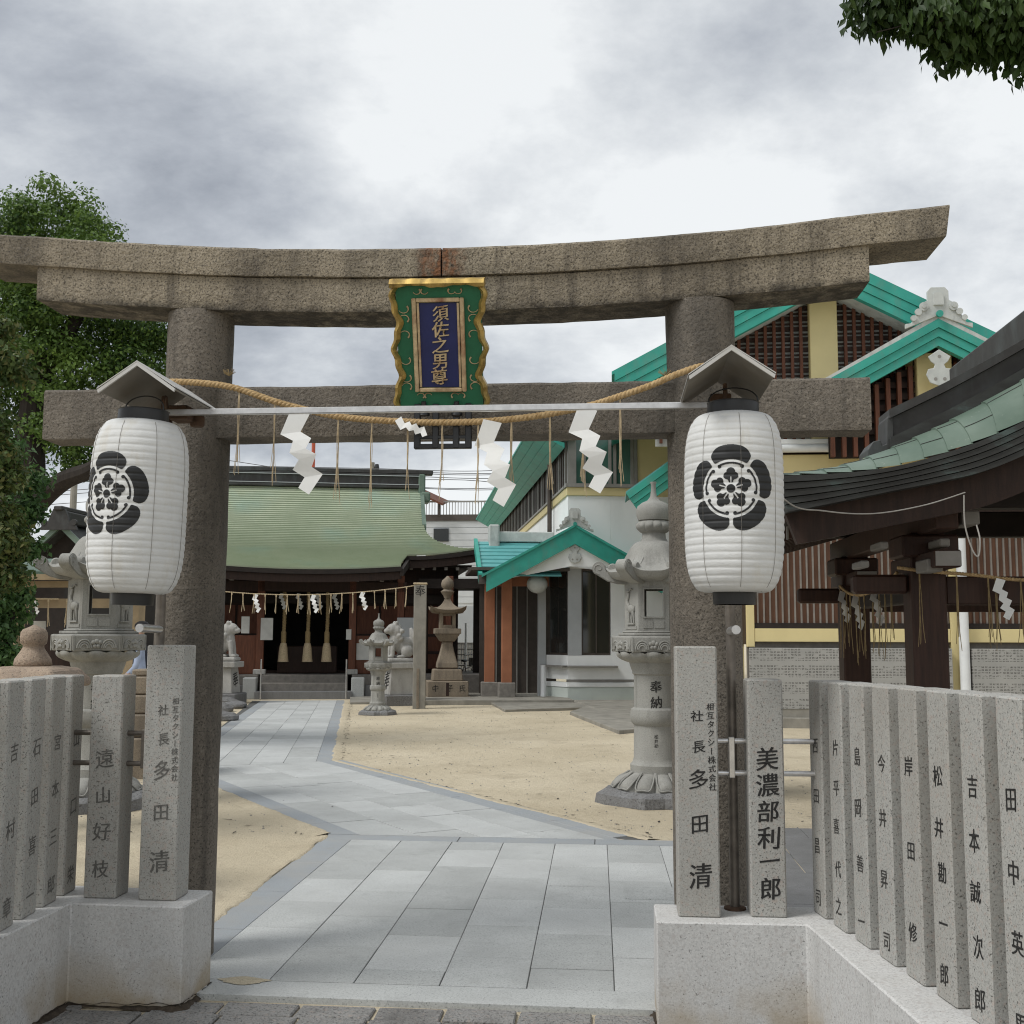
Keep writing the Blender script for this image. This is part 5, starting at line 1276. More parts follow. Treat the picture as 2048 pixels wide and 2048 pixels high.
# ------------------------------------------------------------------ white office building
OO = Vector((-1.03, 27.02, 0)); OYAW = R(10.1)
of = thing('office_building', 'white two-storey shrine office with turquoise roof and cream band right of the main hall', 'building', tuple(OO), OYAW)
boxpart('front_wall', 'render', of, 1.02, 3.6, 0, .3, .52, 4.86); boxpart('front_wall', 'render', of, 0, 1.018, 0, .3, 3.12, 4.86); boxpart('front_wall', 'render', of, 0, 1.018, .0, .3, .52, 1.08)
boxpart('upper_side_wall', 'render', of, 0, .25, .302, 21, 3.4, 4.86)
boxpart('base_course', 'render_low', of, -.005, 3.6, -.01, .3, -.05, .34); boxpart('base_moulding', 'render', of, -.01, 3.6, -.03, .3, .345, .45, .01); boxpart('base_groove', 'grey_frame', of, 0, 3.6, -.004, .3, .452, .516)
boxpart('grey_post', 'silver', of, .0, .32, -.005, .25, 1.085, 3.115)
w1_ = boxpart('window', 'brown_frame', of, .325, 1.015, .05, .12, 1.085, 3.115)
for a, b in ((.36, .66), (.69, .985)): boxpart('pane', 'glass', w1_, a, b, .04, .05, 1.14, 3.06)
boxpart('mullion', 'brown_frame', w1_, .66, .69, .02, .05, 1.14, 3.06)
boxpart('ledge', 'grey_frame', of, -.03, 1.15, -.22, .0, .80, .845, .008)
ch = Matrix.Translation((0,0,0))
def cham(name, mat, t0, t1, d0, d1, z0, z1, par=None):   # chamfered corner: t along, d outward depth
    A_, B_ = Vector((0,0)), Vector((-.42,.78)); L_ = (B_-A_).length; u = (B_-A_)/L_; nn = Vector((-u.y, u.x))
    P_ = lambda t, d: (A_+u*t+nn*d)
    q = [P_(t0,d0), P_(t1,d0), P_(t1,d1), P_(t0,d1)]
    return MB().hexa([(p.x,p.y,z0) for p in q], [(p.x,p.y,z1) for p in q]).build(name, mat, par or of)
cham('chamfer_wall', 'render', .005, .885, .0, -.2, .52, 1.08); cham('chamfer_wall', 'render', .005, .885, 0, -.2, 3.12, 3.5); cham('base_course', 'render_low', .005, .885, .01, -.2, -.05, .34); cham('base_moulding', 'render', 0, .885, .03, -.2, .345, .45)
w2_ = cham('window', 'brown_frame', .06, .80, -.04, -.12, 1.085, 3.115); cham('pane', 'glass', .10, .40, -.02, -.04, 1.14, 3.06, w2_); cham('pane', 'glass', .44, .76, -.02, -.04, 1.14, 3.06, w2_)
cham('ledge', 'grey_frame', -.02, .88, .18, 0, .80, .845)
boxpart('porch_wall', 'silver', of, -.62, -.43, .80, 1.0, .05, 3.1); boxpart('porch_door', 'brown_frame', of, -1.95, .0, 2.2, 2.3, .05, 3.06)
for k in range(5): boxpart('door_bar', 'grey_frame', of, -1.8+.26*k, -1.77+.26*k, 2.15, 2.2, .1, 2.9)
boxpart('porch_floor', 'concrete', of, -3.6, .0, -.9, 3.5, -.05, .10, .01)
boxpart('ramp', 'concrete', of, .1, 2.2, -3.2, -.2, -.05, .058, .01)
for x, y in ((-1.42, .35), (-1.80, .75)):
    c_ = boxpart('orange_column', 'orange', of, x-.12, x+.12, y-.12, y+.12, .42, 2.9, .01); boxpart('column_base', 'grey_base', of, x-.2, x+.2, y-.2, y+.2, .09, .44, .02)
boxpart('porch_beam', 'orange', of, -1.9, -.4, .5, .75, 2.72, 3.05)
boxpart('ceiling', 'brown_frame', of, -2.3, .0, -.3, 2.6, 3.05, 3.12)
MB().ell((-.72,.1,2.75), (.25,.25,.22), 14, 10).build('globe_lamp', 'ornament', of, smooth=True)
MB().tube([(-.52,.55,.1),(-.52,.55,.84)], .07, 10).build('drain_pipe', 'white_metal', of, smooth=True)
# front gable over the window corner
gx, gy, gz_, hw_, rise = .08, -.62, 4.06, 2.05, 1.12
for sx in (-1, 1):
    barge(of, gx, gz_, gx+sx*hw_, gz_-rise, gy, 1, .36, step=0, vert=True)
    MB().hexa([(gx,gy-.03,gz_-.01),(gx+sx*(hw_+.1),gy-.03,gz_-.01-rise*1.05),(gx+sx*(hw_+.1),.0,gz_-.01-rise*1.05),(gx,.0,gz_-.01)], [(gx,gy-.03,gz_+.05),(gx+sx*(hw_+.1),gy-.03,gz_+.05-rise*1.05),(gx+sx*(hw_+.1),.0,gz_+.05-rise*1.05),(gx,.0,gz_+.05)]).build('gable_roof', 'teal', of)
gw = MB(); yb_ = gy+.08
gw.add([(gx,yb_,gz_-.34),(gx-hw_+.42,yb_+.3,gz_-rise-.05),(gx-hw_+.35,yb_+.3,gz_-rise-.12),(gx-.1,yb_,3.14),(gx+1.9,yb_,3.14),(gx+hw_-.3,yb_,gz_-rise-.05)], [(0,1,2,3),(0,3,4,5)])
gw.add([(gx-.1,yb_,3.14),(gx+1.9,yb_,3.14),(gx+1.9,.05,3.14),(gx-.1,.05,3.14)], [(0,1,2,3)])
gw.build('gable_panel', 'render', of)
crest_ornament(of, gx, gy+.02, gz_+.05, .46); pendant(of, gx, gy+.06, gz_-.40, .44)
# porch roof running left from the gable
pr_ = MB(); n = 9
for k in range(n):
    y0, y1 = -.35+2.0*k/n, -.35+2.0*(k+1)/n; z0, z1 = 2.92+.95*k/n, 2.92+.95*(k+1)/n
    xl0, xl1 = -2.06, -2.06
    pr_.add([(xl0,y0,z0+.03),(-.2,y0,z0+.03),(-.2,y1,z1+.005),(xl1,y1,z1+.005),(xl0,y0,z0-.01),(-.2,y0,z0-.01)], [(0,1,2,3),(4,5,1,0)])
pr_.build('porch_roof', 'teal_pale', of, fix=False)
MB().prism_y([(0,0)], 0, 0) if False else None
MB().hexa([(-2.14,-.4,2.72),(-2.05,-.4,2.72),(-2.05,1.66,3.70),(-2.14,1.66,3.70)], [(-2.14,-.4,2.97),(-2.05,-.4,2.97),(-2.05,1.66,3.95),(-2.14,1.66,3.95)]).build('porch_verge', 'teal', of)
boxpart('porch_eave', 'brown_frame', of, -2.14, -1.6, -.42, -.34, 2.72, 2.93)
boxpart('porch_ridge', 'ornament', of, -1.55, -.15, 1.5, 1.75, 3.86, 4.12, .02); boxpart('ridge_end', 'ornament', of, -1.78, -1.52, 1.35, 1.8, 3.45, 4.28, .03)
# upper storey
boxpart('cream_band', 'cream', of, -.03, 3.6, -.04, .3, 4.86, 5.06, .01); boxpart('cream_band', 'cream', of, -.04, .2, .302, 21, 4.86, 5.06, .01)
boxpart('upper_sill', 'grey_frame', of, -.06, 1.75, -.07, .28, 5.062, 5.15)
wf = boxpart('upper_window', 'glass_teal', of, .03, 1.6, .03, .08, 5.15, 6.75)
for x in (.0, .36, .98, 1.10, 1.52): boxpart('mullion', 'grey_frame', wf, x, x+(.20 if x == 0 else .07), -.03, .1, 5.15, 6.75)
boxpart('upper_wall', 'cream', of, 1.62, 3.6, .0, .3, 5.06, 6.8); boxpart('corner_trim', 'grey_frame', of, 1.6, 1.68, -.04, .0, 5.06, 6.8)
ws = boxpart('side_window', 'glass', of, .05, .1, .3, 21, 5.1, 6.2)
for k in range(52):
    y = .35+.4*k
    boxpart('mullion', 'brown_frame' if k % 3 else 'grey_frame', ws, -.02, .05, y, y+(.10 if k % 3 else .16), 5.06, 6.2)
for k in range(0, 9): boxpart('pane', 'glass_pale', ws, .035, .049, .5+1.2*k, .78+1.2*k, 5.2, 6.1)
boxpart('side_sill', 'grey_frame', of, -.07, .2, .302, 21, 5.062, 5.12)
MB().tube([(-.12,2.6,3.4),(-.12,2.6,6.0)], .06, 10).build('downpipe', 'brown_frame', of, smooth=True)
for k in range(4):      # coved eave courses leaning out along the side
    xa, za, xb, zb = -.12-.20*k, 5.96+.115*k, -.12-.20*(k+1), 5.96+.115*(k+1)
    MB().hexa([(xa,-.3,za),(xb+.012,-.3,zb-.012),(xb+.012,21.6,zb-.012),(xa,21.6,za)], [(xa,-.3,za+.12),(xb,-.3,zb+.05),(xb,21.6,zb+.05),(xa,21.6,za+.12)]).build('eave_course', 'teal', of)
MB().hexa([(-.95,-.3,6.42),(3.9,-.3,7.2),(3.9,21.7,7.2),(-.95,21.7,6.42)], [(-.95,-.3,6.47),(3.9,-.3,7.25),(3.9,21.7,7.25),(-.95,21.7,6.47)]).build('upper_roof', 'teal', of)
boxpart('eave_soffit', 'grey_frame', of, -.1, .2, -.8, 21.4, 6.2, 6.23)
# concrete pad and kerbs in the court
def flat(name, poly, z1, mat, label):
    o = MB().prism_z(poly, -.06, z1).build(name, mat, None, bevel=.008); return struct(o)
q = [gnd(*p) for p in ((1140,1428),(1238,1467),(1290,1462),(1330,1402),(1200,1408))]
flat('concrete_pad', [(p.x, p.y) for p in q], .05, 'concrete', '')
q = [gnd(*p) for p in ((700,1408),(975,1405),(1010,1423),(1180,1418),(1180,1395),(700,1395))]
flat('court_kerb', [(p.x, p.y) for p in q], .042, 'concrete', '')
# ------------------------------------------------------------------ water pavilion
wp = thing('water_pavilion', 'dark timber water pavilion with a curved verdigris copper gable roof at the right edge', 'pavilion', (0,0,0))
GYP = 7.6; RX = 3.75
edge_top = [(1.10,2.603),(1.36,2.610),(1.63,2.628),(1.89,2.667),(2.144,2.735),(2.40,2.822),(2.684,2.952),(3.0,3.13),(3.35,3.38),(RX,3.72)]
surf = [(1.10,2.640),(1.36,2.672),(1.63,2.730),(1.93,2.840),(2.16,2.945),(2.383,3.058),(2.81,3.292),(3.10,3.475),(3.40,3.70),(RX,4.0)]
edge_bot = [(1.16,2.362),(1.36,2.400),(1.63,2.455),(1.89,2.507),(2.144,2.556),(2.40,2.614),(2.674,2.72),(3.0,2.88),(3.35,3.11),(RX,3.42)]
def interp(tab, t):
    f = t*(len(tab)-1); i = min(len(tab)-2, int(f)); f -= i; a, b = tab[i], tab[i+1]
    p0 = tab[max(0, i-1)]; p3 = tab[min(len(tab)-1, i+2)]
    h = lambda q0, q1, q2, q3: .5*((2*q1)+(q2-q0)*f+(2*q0-5*q1+4*q2-q3)*f*f+(3*q1-q0-3*q2+q3)*f**3)
    return (h(p0[0], a[0], b[0], p3[0]), h(p0[1], a[1], b[1], p3[1]))
NCR = 15
for sx in (1, -1):
    fx = (lambda x: x) if sx > 0 else (lambda x: 2*RX-x)
    for c_ in range(NCR):
        t0, t1 = c_/NCR, (c_+1)/NCR+.004
        for seg in range(2):     # rolled verge sheet, then the long back sheet
            mb = MB(); nv = 8 if seg == 0 else 3
            def fn(u, v):
                t = t0+(t1-t0)*u; (xe, ze), (xs_, zs_) = interp(edge_top, min(1, t)), interp(surf, min(1, t)); lip = .012*(1-u)
                if seg == 0: k = math.sin(v*math.pi/2); y = GYP+.42*v**1.25; return (fx(xe+(xs_-xe)*v), y, ze+(zs_-ze)*k+lip)
                return (fx(xs_), GYP+.421+4.2*v, zs_+lip)
            mb.grid(fn, 3, nv, flip=sx < 0)
            rowb = [fn(0, j/nv) for j in range(nv+1)]
            mb.add([(x,y,z) for x,y,z in rowb]+[(x,y,z-.014) for x,y,z in rowb], [(j, j+1, j+nv+2, j+nv+1) for j in range(nv)])
            sh_ = mb.build('copper_sheet', 'copper_pale' if seg == 0 else 'copper', wp, smooth=True, ang=40)
            if seg == 0: vs_ = .35+.3*(c_ % 2); MB().tube([Vector(fn(u_/4, vs_))+Vector((0,-.001,.001)) for u_ in range(5)], .003, 4).build('seam', 'copper_dark', sh_)
    for k in range(5):           # layered verge edge
        mb = MB(); n = 40
        for i in range(n):
            q = []
            for t in (i/n, (i+1)/n):
                (xa, za), (xb, zb) = interp(edge_top, t), interp(edge_bot, t); a, b = k/5, (k+1)/5-.012
                q.append(((fx(xa+(xb-xa)*a), za+(zb-za)*a-.003), (fx(xa+(xb-xa)*b), za+(zb-za)*b)))
            y0 = GYP-.02+.009*k; y1 = y0+.3
            mb.hexa([(q[0][1][0],y0,q[0][1][1]),(q[1][1][0],y0,q[1][1][1]),(q[1][1][0],y1,q[1][1][1]),(q[0][1][0],y1,q[0][1][1])], [(q[0][0][0],y0,q[0][0][1]),(q[1][0][0],y0,q[1][0][1]),(q[1][0][0],y1,q[1][0][1]),(q[0][0][0],y1,q[0][0][1])])
        mb.build('verge_layer', 'copper_dark', wp, fix=True)
    mb = MB(); n = 24            # bargeboard below
    for i in range(n):
        (xa, za), (xb, zb) = interp(edge_bot, i/n), interp(edge_bot, (i+1)/n)
        mb.hexa([(fx(xa+.08),GYP+.16,za-.20),(fx(xb+.08),GYP+.16,zb-.20),(fx(xb+.08),GYP+.24,zb-.20),(fx(xa+.08),GYP+.24,za-.20)], [(fx(xa),GYP+.16,za+.02),(fx(xb),GYP+.16,zb+.02),(fx(xb),GYP+.24,zb+.02),(fx(xa),GYP+.24,za+.02)])
    mb.build('bargeboard', 'wood_dark', wp)
    mb = MB()                    # underside boards
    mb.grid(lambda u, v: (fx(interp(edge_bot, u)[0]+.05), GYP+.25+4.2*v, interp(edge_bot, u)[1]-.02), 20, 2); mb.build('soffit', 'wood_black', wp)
    mb = MB()                    # eave edge along the side
    mb.box(min(fx(1.10),fx(1.17)), max(fx(1.10),fx(1.17)), GYP+.29, GYP+4.6, 2.37, 2.63); mb.build('side_eave', 'copper_dark', wp)
    for k in range(14):
        y = GYP+.5+.29*k
        r_ = MB().hexa([(fx(1.28),y,2.25),(fx(2.6),y,2.62),(fx(2.6),y+.06,2.62),(fx(1.28),y+.06,2.25)], [(fx(1.28),y,2.34),(fx(2.6),y,2.71),(fx(2.6),y+.06,2.71),(fx(1.28),y+.06,2.34)]).build('rafter', 'wood_pav', wp)
        MB().box(min(fx(1.27),fx(1.28)),max(fx(1.27),fx(1.28)),y-.002,y+.062,2.248,2.342).build('rafter_tip', 'white_tip', r_)
    # descending ridge
    dr_ = [(1.93,2.83),(2.16,2.94),(2.383,3.05),(2.81,3.285),(3.10,3.47),(3.40,3.69),(RX,3.99)]
    for (a, b, y0, y1, mt, nm) in ((.0,.09,GYP+.40,GYP+.76,'copper_dark','ridge_foot'),(.092,.225,GYP+.46,GYP+.70,'ridge','ridge_body'),(.228,.29,GYP+.42,GYP+.74,'ridge','ridge_cap')):
        mb = MB(); n = 24
        for i in range(n):
            (xa, za), (xb, zb) = interp(dr_, i/n), interp(dr_, (i+1)/n)
            mb.hexa([(fx(xa),y0,za+a),(fx(xb),y0,zb+a),(fx(xb),y1,zb+a),(fx(xa),y1,za+a)], [(fx(xa),y0,za+b),(fx(xb),y0,zb+b),(fx(xb),y1,zb+b),(fx(xa),y1,za+b)])
        mb.build(nm, mt, wp)
    e_ = MB(); x0 = 1.93
    e_.prism_y([(fx(x0+.03),2.86),(fx(x0-.03),2.80),(fx(x0-.10),2.76),(fx(x0-.15),2.78),(fx(x0-.15),2.84),(fx(x0-.11),2.90),(fx(x0-.06),2.91),(fx(x0-.05),2.87),(fx(x0-.02),2.88),(fx(x0-.01),3.06),(fx(x0+.02),3.12),(fx(x0+.03),3.12)], GYP+.44, GYP+.72)
    e_.build('ridge_end', 'ridge', wp, bevel=.01)
boxpart('main_ridge', 'ridge', wp, RX-.16, RX+.16, GYP+.3, GYP+4.7, 3.98, 4.40, .03)
for sx, x in ((1, 2.285), (-1, 2*RX-2.285)):
    for y in (8.62, 11.12):
        c_ = boxpart('post', 'wood_pav', wp, x-.125, x+.125, y-.125, y+.125, .0, 2.3, .012)
        boxpart('post_base', 'grey_base', wp, x-.2, x+.2, y-.2, y+.2, -.03, .18, .02)
        boxpart('bracket_block', 'wood_pav', wp, x-.2, x+.2, y-.2, y+.2, 2.12, 2.28, .015)
        bt = boxpart('bracket_arm', 'wood_pav', wp, x-.09, x+.09, y-.62, y+.62, 2.02, 2.14, .01); boxpart('arm_tip', 'white_tip', bt, x-.085, x+.085, y-.632, y-.62, 2.03, 2.13)
        bt = boxpart('nose_beam', 'wood_pav', wp, x-.52 if sx > 0 else x+.13, x-.13 if sx > 0 else x+.52, y-.07, y+.07, 1.86, 2.0, .02)
    boxpart('side_beam', 'wood_pav', wp, x-.08, x+.08, 8.0, 11.8, 2.282, 2.48, .01); boxpart('side_tie', 'wood_black', wp, x-.06, x+.06, 8.75, 10.99, 1.80, 1.98, .01)
for y in (8.62, 11.12):
    boxpart('tie_beam', 'wood_pav', wp, 2.42, 2*RX-2.42, y-.07, y+.07, 1.78, 1.985, .01); boxpart('header_beam', 'wood_black', wp, 1.9, 2*RX-1.9, y-.09, y+.09, 2.483, 2.72, .01)
MB().prism_y([(1.9,2.6),(2*RX-1.9,2.6),(2*RX-3.3,3.3),(RX,3.6),(3.3,3.3)], 8.3, 8.36).build('gable_board', 'wood_black', wp)
for px, py, s_ in ((1942,1035,.06),(1890,1085,.035),(1768,1090,.03),(1870,1130,.055),(1730,1128,.03)):
    p = at(px, py, 8.1); boxpart('beam_end', 'white_tip', wp, p.x-s_, p.x+s_, 8.1, 8.4, p.z-s_*.8, p.z+s_*.8, .008)
# its straw ropes
random.seed(61)
r1 = thing('straw_rope', 'straw rope with a paper streamer strung along the pavilion front at the right edge', 'rope')
P_ = [at(1795,1135,8.45), at(1850,1142,8.45), at(1950,1150,8.45), at(2048,1160,8.45), Vector((3.9,8.45,1.93)), Vector((5.2,8.45,2.0))]
twisted('rope', resample(catmull(P_, 10), .012), .014, .07, r1, 'straw')
for px, e in ((1838,1298),(1912,1300),(1975,1310),(1990,1300),(2040,1295)):
    p = at(px, 1148+(px-1850)*.07, 8.44); q = at(px, e, 8.44); tassel(r1, (p.x,8.43,p.z), p.z-q.z, 5, .0024, spread=.035, mat='hemp')
p = at(2002, 1156, 8.42); shide(r1, (p.x,8.42,p.z), .30, 1, .1)
r2 = thing('straw_rope', 'straw rope with hanging tassels strung between the two left pavilion posts', 'rope')
P_ = [Vector((2.14,11.0,2.02)), Vector((2.13,10.5,1.93)), Vector((2.12,9.9,1.90)), Vector((2.13,9.2,1.95)), Vector((2.14,8.8,2.03))]
cp_ = catmull(P_, 10); twisted('rope', resample(cp_, .012), .013, .07, r2, 'straw')
for k in range(11):
    p = cp_[2+int(k*3.3)]; tassel(r2, (p.x-.01,p.y,p.z), random.uniform(.45,.7), 3, .0024, spread=.03, mat='hemp')
for k in (6, 17, 27): p = cp_[k]; shide(r2, (p.x-.02,p.y,p.z), .3, 1, 1.2)
# cable from the lantern pole to the pavilion
cb = thing('hanging_cable', 'pale cable sagging from the right lantern to the pavilion beam', 'cable')
P_ = [Vector((.53,5.05,2.50)), at(1568,998,5.6), at(1650,1022,6.2), at(1750,1027,6.9), at(1850,1010,7.3), at(1930,985,7.55)]
MB().tube(catmull(P_, 8), .004, 6).build('cable', 'wire_pale', cb, smooth=True)
P_ = [at(1928,990,7.55), at(1930,1050,7.55), at(1945,1100,7.55), at(1957,1112,7.55), at(1960,1080,7.55), at(1953,1050,7.6)]
MB().tube(catmull(P_, 8), .005, 6).build('cable_loop', 'wire_pale', cb, smooth=True)
# ------------------------------------------------------------------ far background
sb = thing('siding_building', 'pale grey sided building with a roof railing behind the hall', 'building')
a, b = at(800,1042,52), at(1010,1042,52)
boxpart('wall', 'siding', sb, a.x, b.x, 52, 58, 0, a.z)
z = 3.0
while z < a.z-.3: boxpart('lap_board', 'siding', sb, a.x, b.x, 51.97, 52.0, z, z+.26); z += .29
boxpart('roof_edge', 'brown_frame', sb, a.x-.1, b.x+.1, 51.9, 52.3, a.z, a.z+.28)
rl = MB()
for k in range(40): rl.box(a.x+.13*k*1.0, a.x+.13*k+.03, 51.95, 51.98, a.z+.28, a.z+.85)
k = 0
for k in range(36): boxpart('baluster', 'grey_frame', sb, a.x+.135*k, a.x+.135*k+.03, 51.95, 51.98, a.z+.28, a.z+.85)
boxpart('hand_rail', 'grey_frame', sb, a.x, b.x, 51.93, 52.0, a.z+.85, a.z+.92)
p0, p1 = at(836,975,52), at(890,1000,52)
MB().hexa([(p0.x,51.2,p0.z-.35),(p1.x,51.2,p1.z-.35),(p1.x,53,p1.z),(p0.x,53,p0.z)], [(p0.x,51.2,p0.z-.25),(p1.x,51.2,p1.z-.25),(p1.x,53,p1.z+.1),(p0.x,53,p0.z+.1)]).build('awning', 'wood_red', sb)
for x in (p0.x+.1, p1.x-.25): MB().tube([(x,51.9,a.z+.2),(x,51.9,p1.z)], .05, 6).build('awning_post', 'brown_frame', sb)
wx = at(880,1070,51.9); boxpart('vent_window', 'glass', sb, wx.x-.3, wx.x+.4, 51.9, 51.95, wx.z-.3, wx.z+.3)
rm = thing('red_mast', 'thin red mast rising behind the main hall roof', 'mast'); p = at(626,940,60)
MB().tube([(p.x,60,0),(p.x,60,at(626,825,60).z)], .10, 10).build('pole', 'red_pole', rm, smooth=True)
for px, dy, Y in ((745,0,62),(150,-70,40)):
    t = thing('utility_pole', 'thin utility pole with insulators behind the main hall ridge' if px == 745 else 'slim utility pole seen under the tree on the left', 'utility pole', (at(px,930,Y).x, Y, 0))
    zt = at(px, 925+dy, Y).z; MB().tube([(0,0,0),(0,0,zt)], .12, 10).build('pole', 'concrete', t, smooth=True); boxpart('crossarm', 'grey_frame', t, -.6, .6, -.05, .05, zt-.5, zt-.4); MB().lathe([(.12,0),(.14,.1),(.1,.3)], 8, Matrix.Translation((.25,0,zt-.4))).build('insulator', 'black', t)
random.seed(71)
for i, (y0, y1, y2) in enumerate(((925,940,925),(933,945,940),(945,948,938),(960,955,953),(968,975,960),(985,978,970),(900,960,1000),(1010,1000,985))):
    P_ = [at(20,y0+30,55), at(330,y0+8,55), at(700,y1-4,55), at(960,y1+2,55), at(1200,y2,55)]
    t = thing('power_cable', ['highest', 'second', 'third', 'fourth', 'fifth', 'sixth', 'steepest', 'lowest'][i]+' of the thin overhead cables crossing the sky behind the hall', 'cable', (0,0,0), 0, 'overhead cables')
    MB().tube(catmull(P_, 8), .018, 5).build('wire', 'wire', t)
# gap behind the old lantern: pale wall, mesh fence and parked bicycles
gw_ = thing('pale_rear_wall', 'pale flat wall seen between the main hall and the office', 'wall'); p0, p1 = at(838,1212,38), at(975,1252,38)
boxpart('panel', 'siding', gw_, p0.x, p1.x, 38, 38.2, 1.3, p0.z); boxpart('lower_panel', 'grey_frame', gw_, p0.x, p1.x, 38, 38.2, 0, 1.298)
mf = thing('mesh_fence', 'dark wire mesh fence with posts behind the old lantern', 'fence'); p0, p1 = at(840,1300,34), at(962,1300,34)
for k in range(5): x = p0.x+(p1.x-p0.x)*k/4; MB().tube([(x,34,0),(x,34,1.9)], .035, 8).build('fence_post', 'white_metal', mf, smooth=True)
n = 26
for k in range(n): x = p0.x+(p1.x-p0.x)*k/(n-1); boxpart('wire_upright', 'white_metal', mf, x-.012, x+.012, 34.02, 34.04, .1, 1.3)
for k in range(8): boxpart('wire_rail', 'grey_frame', mf, p0.x, p1.x, 34.0, 34.015, .15+.16*k, .18+.16*k)
def wheel(mb, c, r):
    mb.tube([(c[0]+r*math.cos(a), c[1], c[2]+r*math.sin(a)) for a in [2*math.pi*k/20 for k in range(21)]], .022, 6)
def bicycle(loc, rz, label):
    t = thing('bicycle', label, 'bicycle', loc, rz, 'bicycles parked beyond the old lantern')
    for nm, x in (('front_wheel', .52), ('rear_wheel', -.52)):
        mb = MB(); wheel(mb, (x,0,.33), .32); w_ = mb.build(nm, 'black', t, smooth=True)
        sp = MB()
        for k in range(8): a = 2*math.pi*k/8; sp.tube([(x,0,.33),(x+.31*math.cos(a),0,.33+.31*math.sin(a))], .004, 3)
        sp.build('spokes', 'steel', w_)
    f = MB(); 
    for p, q in (((-.52,0,.33),(-.05,0,.30)),((-.05,0,.30),(.40,0,.75)),((-.05,0,.30),(-.18,0,.80)),((-.52,0,.33),(-.18,0,.72)),((.52,0,.33),(.36,0,.95)),((-.15,0,.62),(.40,0,.72))): f.tube([p, q], .018, 6)
    f.build('frame', 'dark_steel', t); MB().ell((-.2,0,.85), (.13,.08,.04)).build('saddle', 'black', t, smooth=True)
    MB().tube([(.25,-.25,.98),(.37,-.1,1.0),(.37,.1,1.0),(.25,.25,.98)], .014, 6).build('handlebar', 'steel', t); boxpart('basket', 'grey_frame', t, .40, .70, -.17, .17, .68, .92)
p = at(935,1380,31.5); bicycle((p.x, 31.5, .0), R(70), 'dark bicycle parked right of the old lantern')
p = at(868,1380,31.8); bicycle((p.x, 31.8, .0), R(55), 'dark bicycle parked left of the old lantern')
# black panel standing in for the shaded gap between hall and office
dk = thing('dark_gap_panel', 'black timber screen between the main hall and the office porch', 'screen'); p0, p1 = at(946,1300,30.5), at(984,1300,30.5)
boxpart('panel', 'wood_black', dk, p0.x, p1.x, 30.5, 30.7, 0, 3.0); boxpart('roof_link', 'wood_black', dk, p0.x-1.3, p1.x+.4, 29.4, 31, 2.75, 3.0)
# ------------------------------------------------------------------ left background: side shrine and gabled roof
ss = thing('side_shrine', 'open timber side shrine with pale beams and a straw rope behind the left granite lantern', 'shrine', (0,0,0)); SY = 17.0
X = lambda px: at(px, 1200, SY).x
Z = lambda py: at(100, py, SY).z
rf_ = MB()
for k in range(3): rf_.hexa([(X(20),SY-.7+.3*k,Z(1153)+.07*k),(X(330),SY-.7+.3*k,Z(1153)+.07*k),(X(330),SY-.4+.3*k,Z(1153)+.07*k+.1),(X(20),SY-.4+.3*k,Z(1153)+.07*k+.1)], [(X(20),SY-.7+.3*k,Z(1153)+.07*k+.04),(X(330),SY-.7+.3*k,Z(1153)+.07*k+.04),(X(330),SY-.4+.3*k,Z(1153)+.07*k+.15),(X(20),SY-.4+.3*k,Z(1153)+.07*k+.15)])
rf_.build('roof', 'copper_pale', ss)
boxpart('eave_board', 'beige_wood', ss, X(20), X(330), SY-.72, SY-.6, Z(1164), Z(1153)); boxpart('beam', 'beige_wood', ss, X(25), X(320), SY-.5, SY-.3, Z(1177), Z(1165))
boxpart('tie_beam', 'beige_wood', ss, X(30), X(300), SY-.45, SY-.3, Z(1217), Z(1199))
for px in (55, 290): boxpart('post', 'beige_wood', ss, X(px)-.12, X(px)+.12, SY-.5, SY-.26, 0, Z(1177))
boxpart('rear_wall', 'interior', ss, X(30), X(235), SY+1.6, SY+1.7, 0, Z(1165)); boxpart('notice', 'paper_dim', ss, X(68), X(93), SY-.0, SY+.02, Z(1262), Z(1242))
boxpart('cabinet', 'wood_dark', ss, X(55), X(130), SY+.3, SY+1.2, 0, Z(1270)); boxpart('floor', 'concrete', ss, X(20), X(330), SY-.6, SY+1.7, -.04, .12)
random.seed(81)
for k in range(4): p = (X(58)+.29*k, SY-.52, Z(1200)); tassel(ss, p, .42, 3, .006, spread=.04)
for px in (72, 108): shide(ss, (X(px), SY-.55, Z(1203)), .21, 1, .2)
MB().tube([(X(45),SY-.52,Z(1199)),(X(150),SY-.52,Z(1200))], .014, 6).build('rope', 'straw_pale', ss)
gs = thing('gabled_shrine', 'dark gabled shrine roof with ridge tiles peeking past the left granite lantern', 'shrine', (0,0,0)); QY = 24
ap = at(123,1046,QY); l_ = at(60,1103,QY); sl3 = (ap.z-l_.z)/(ap.x-l_.x); W3 = 1.7
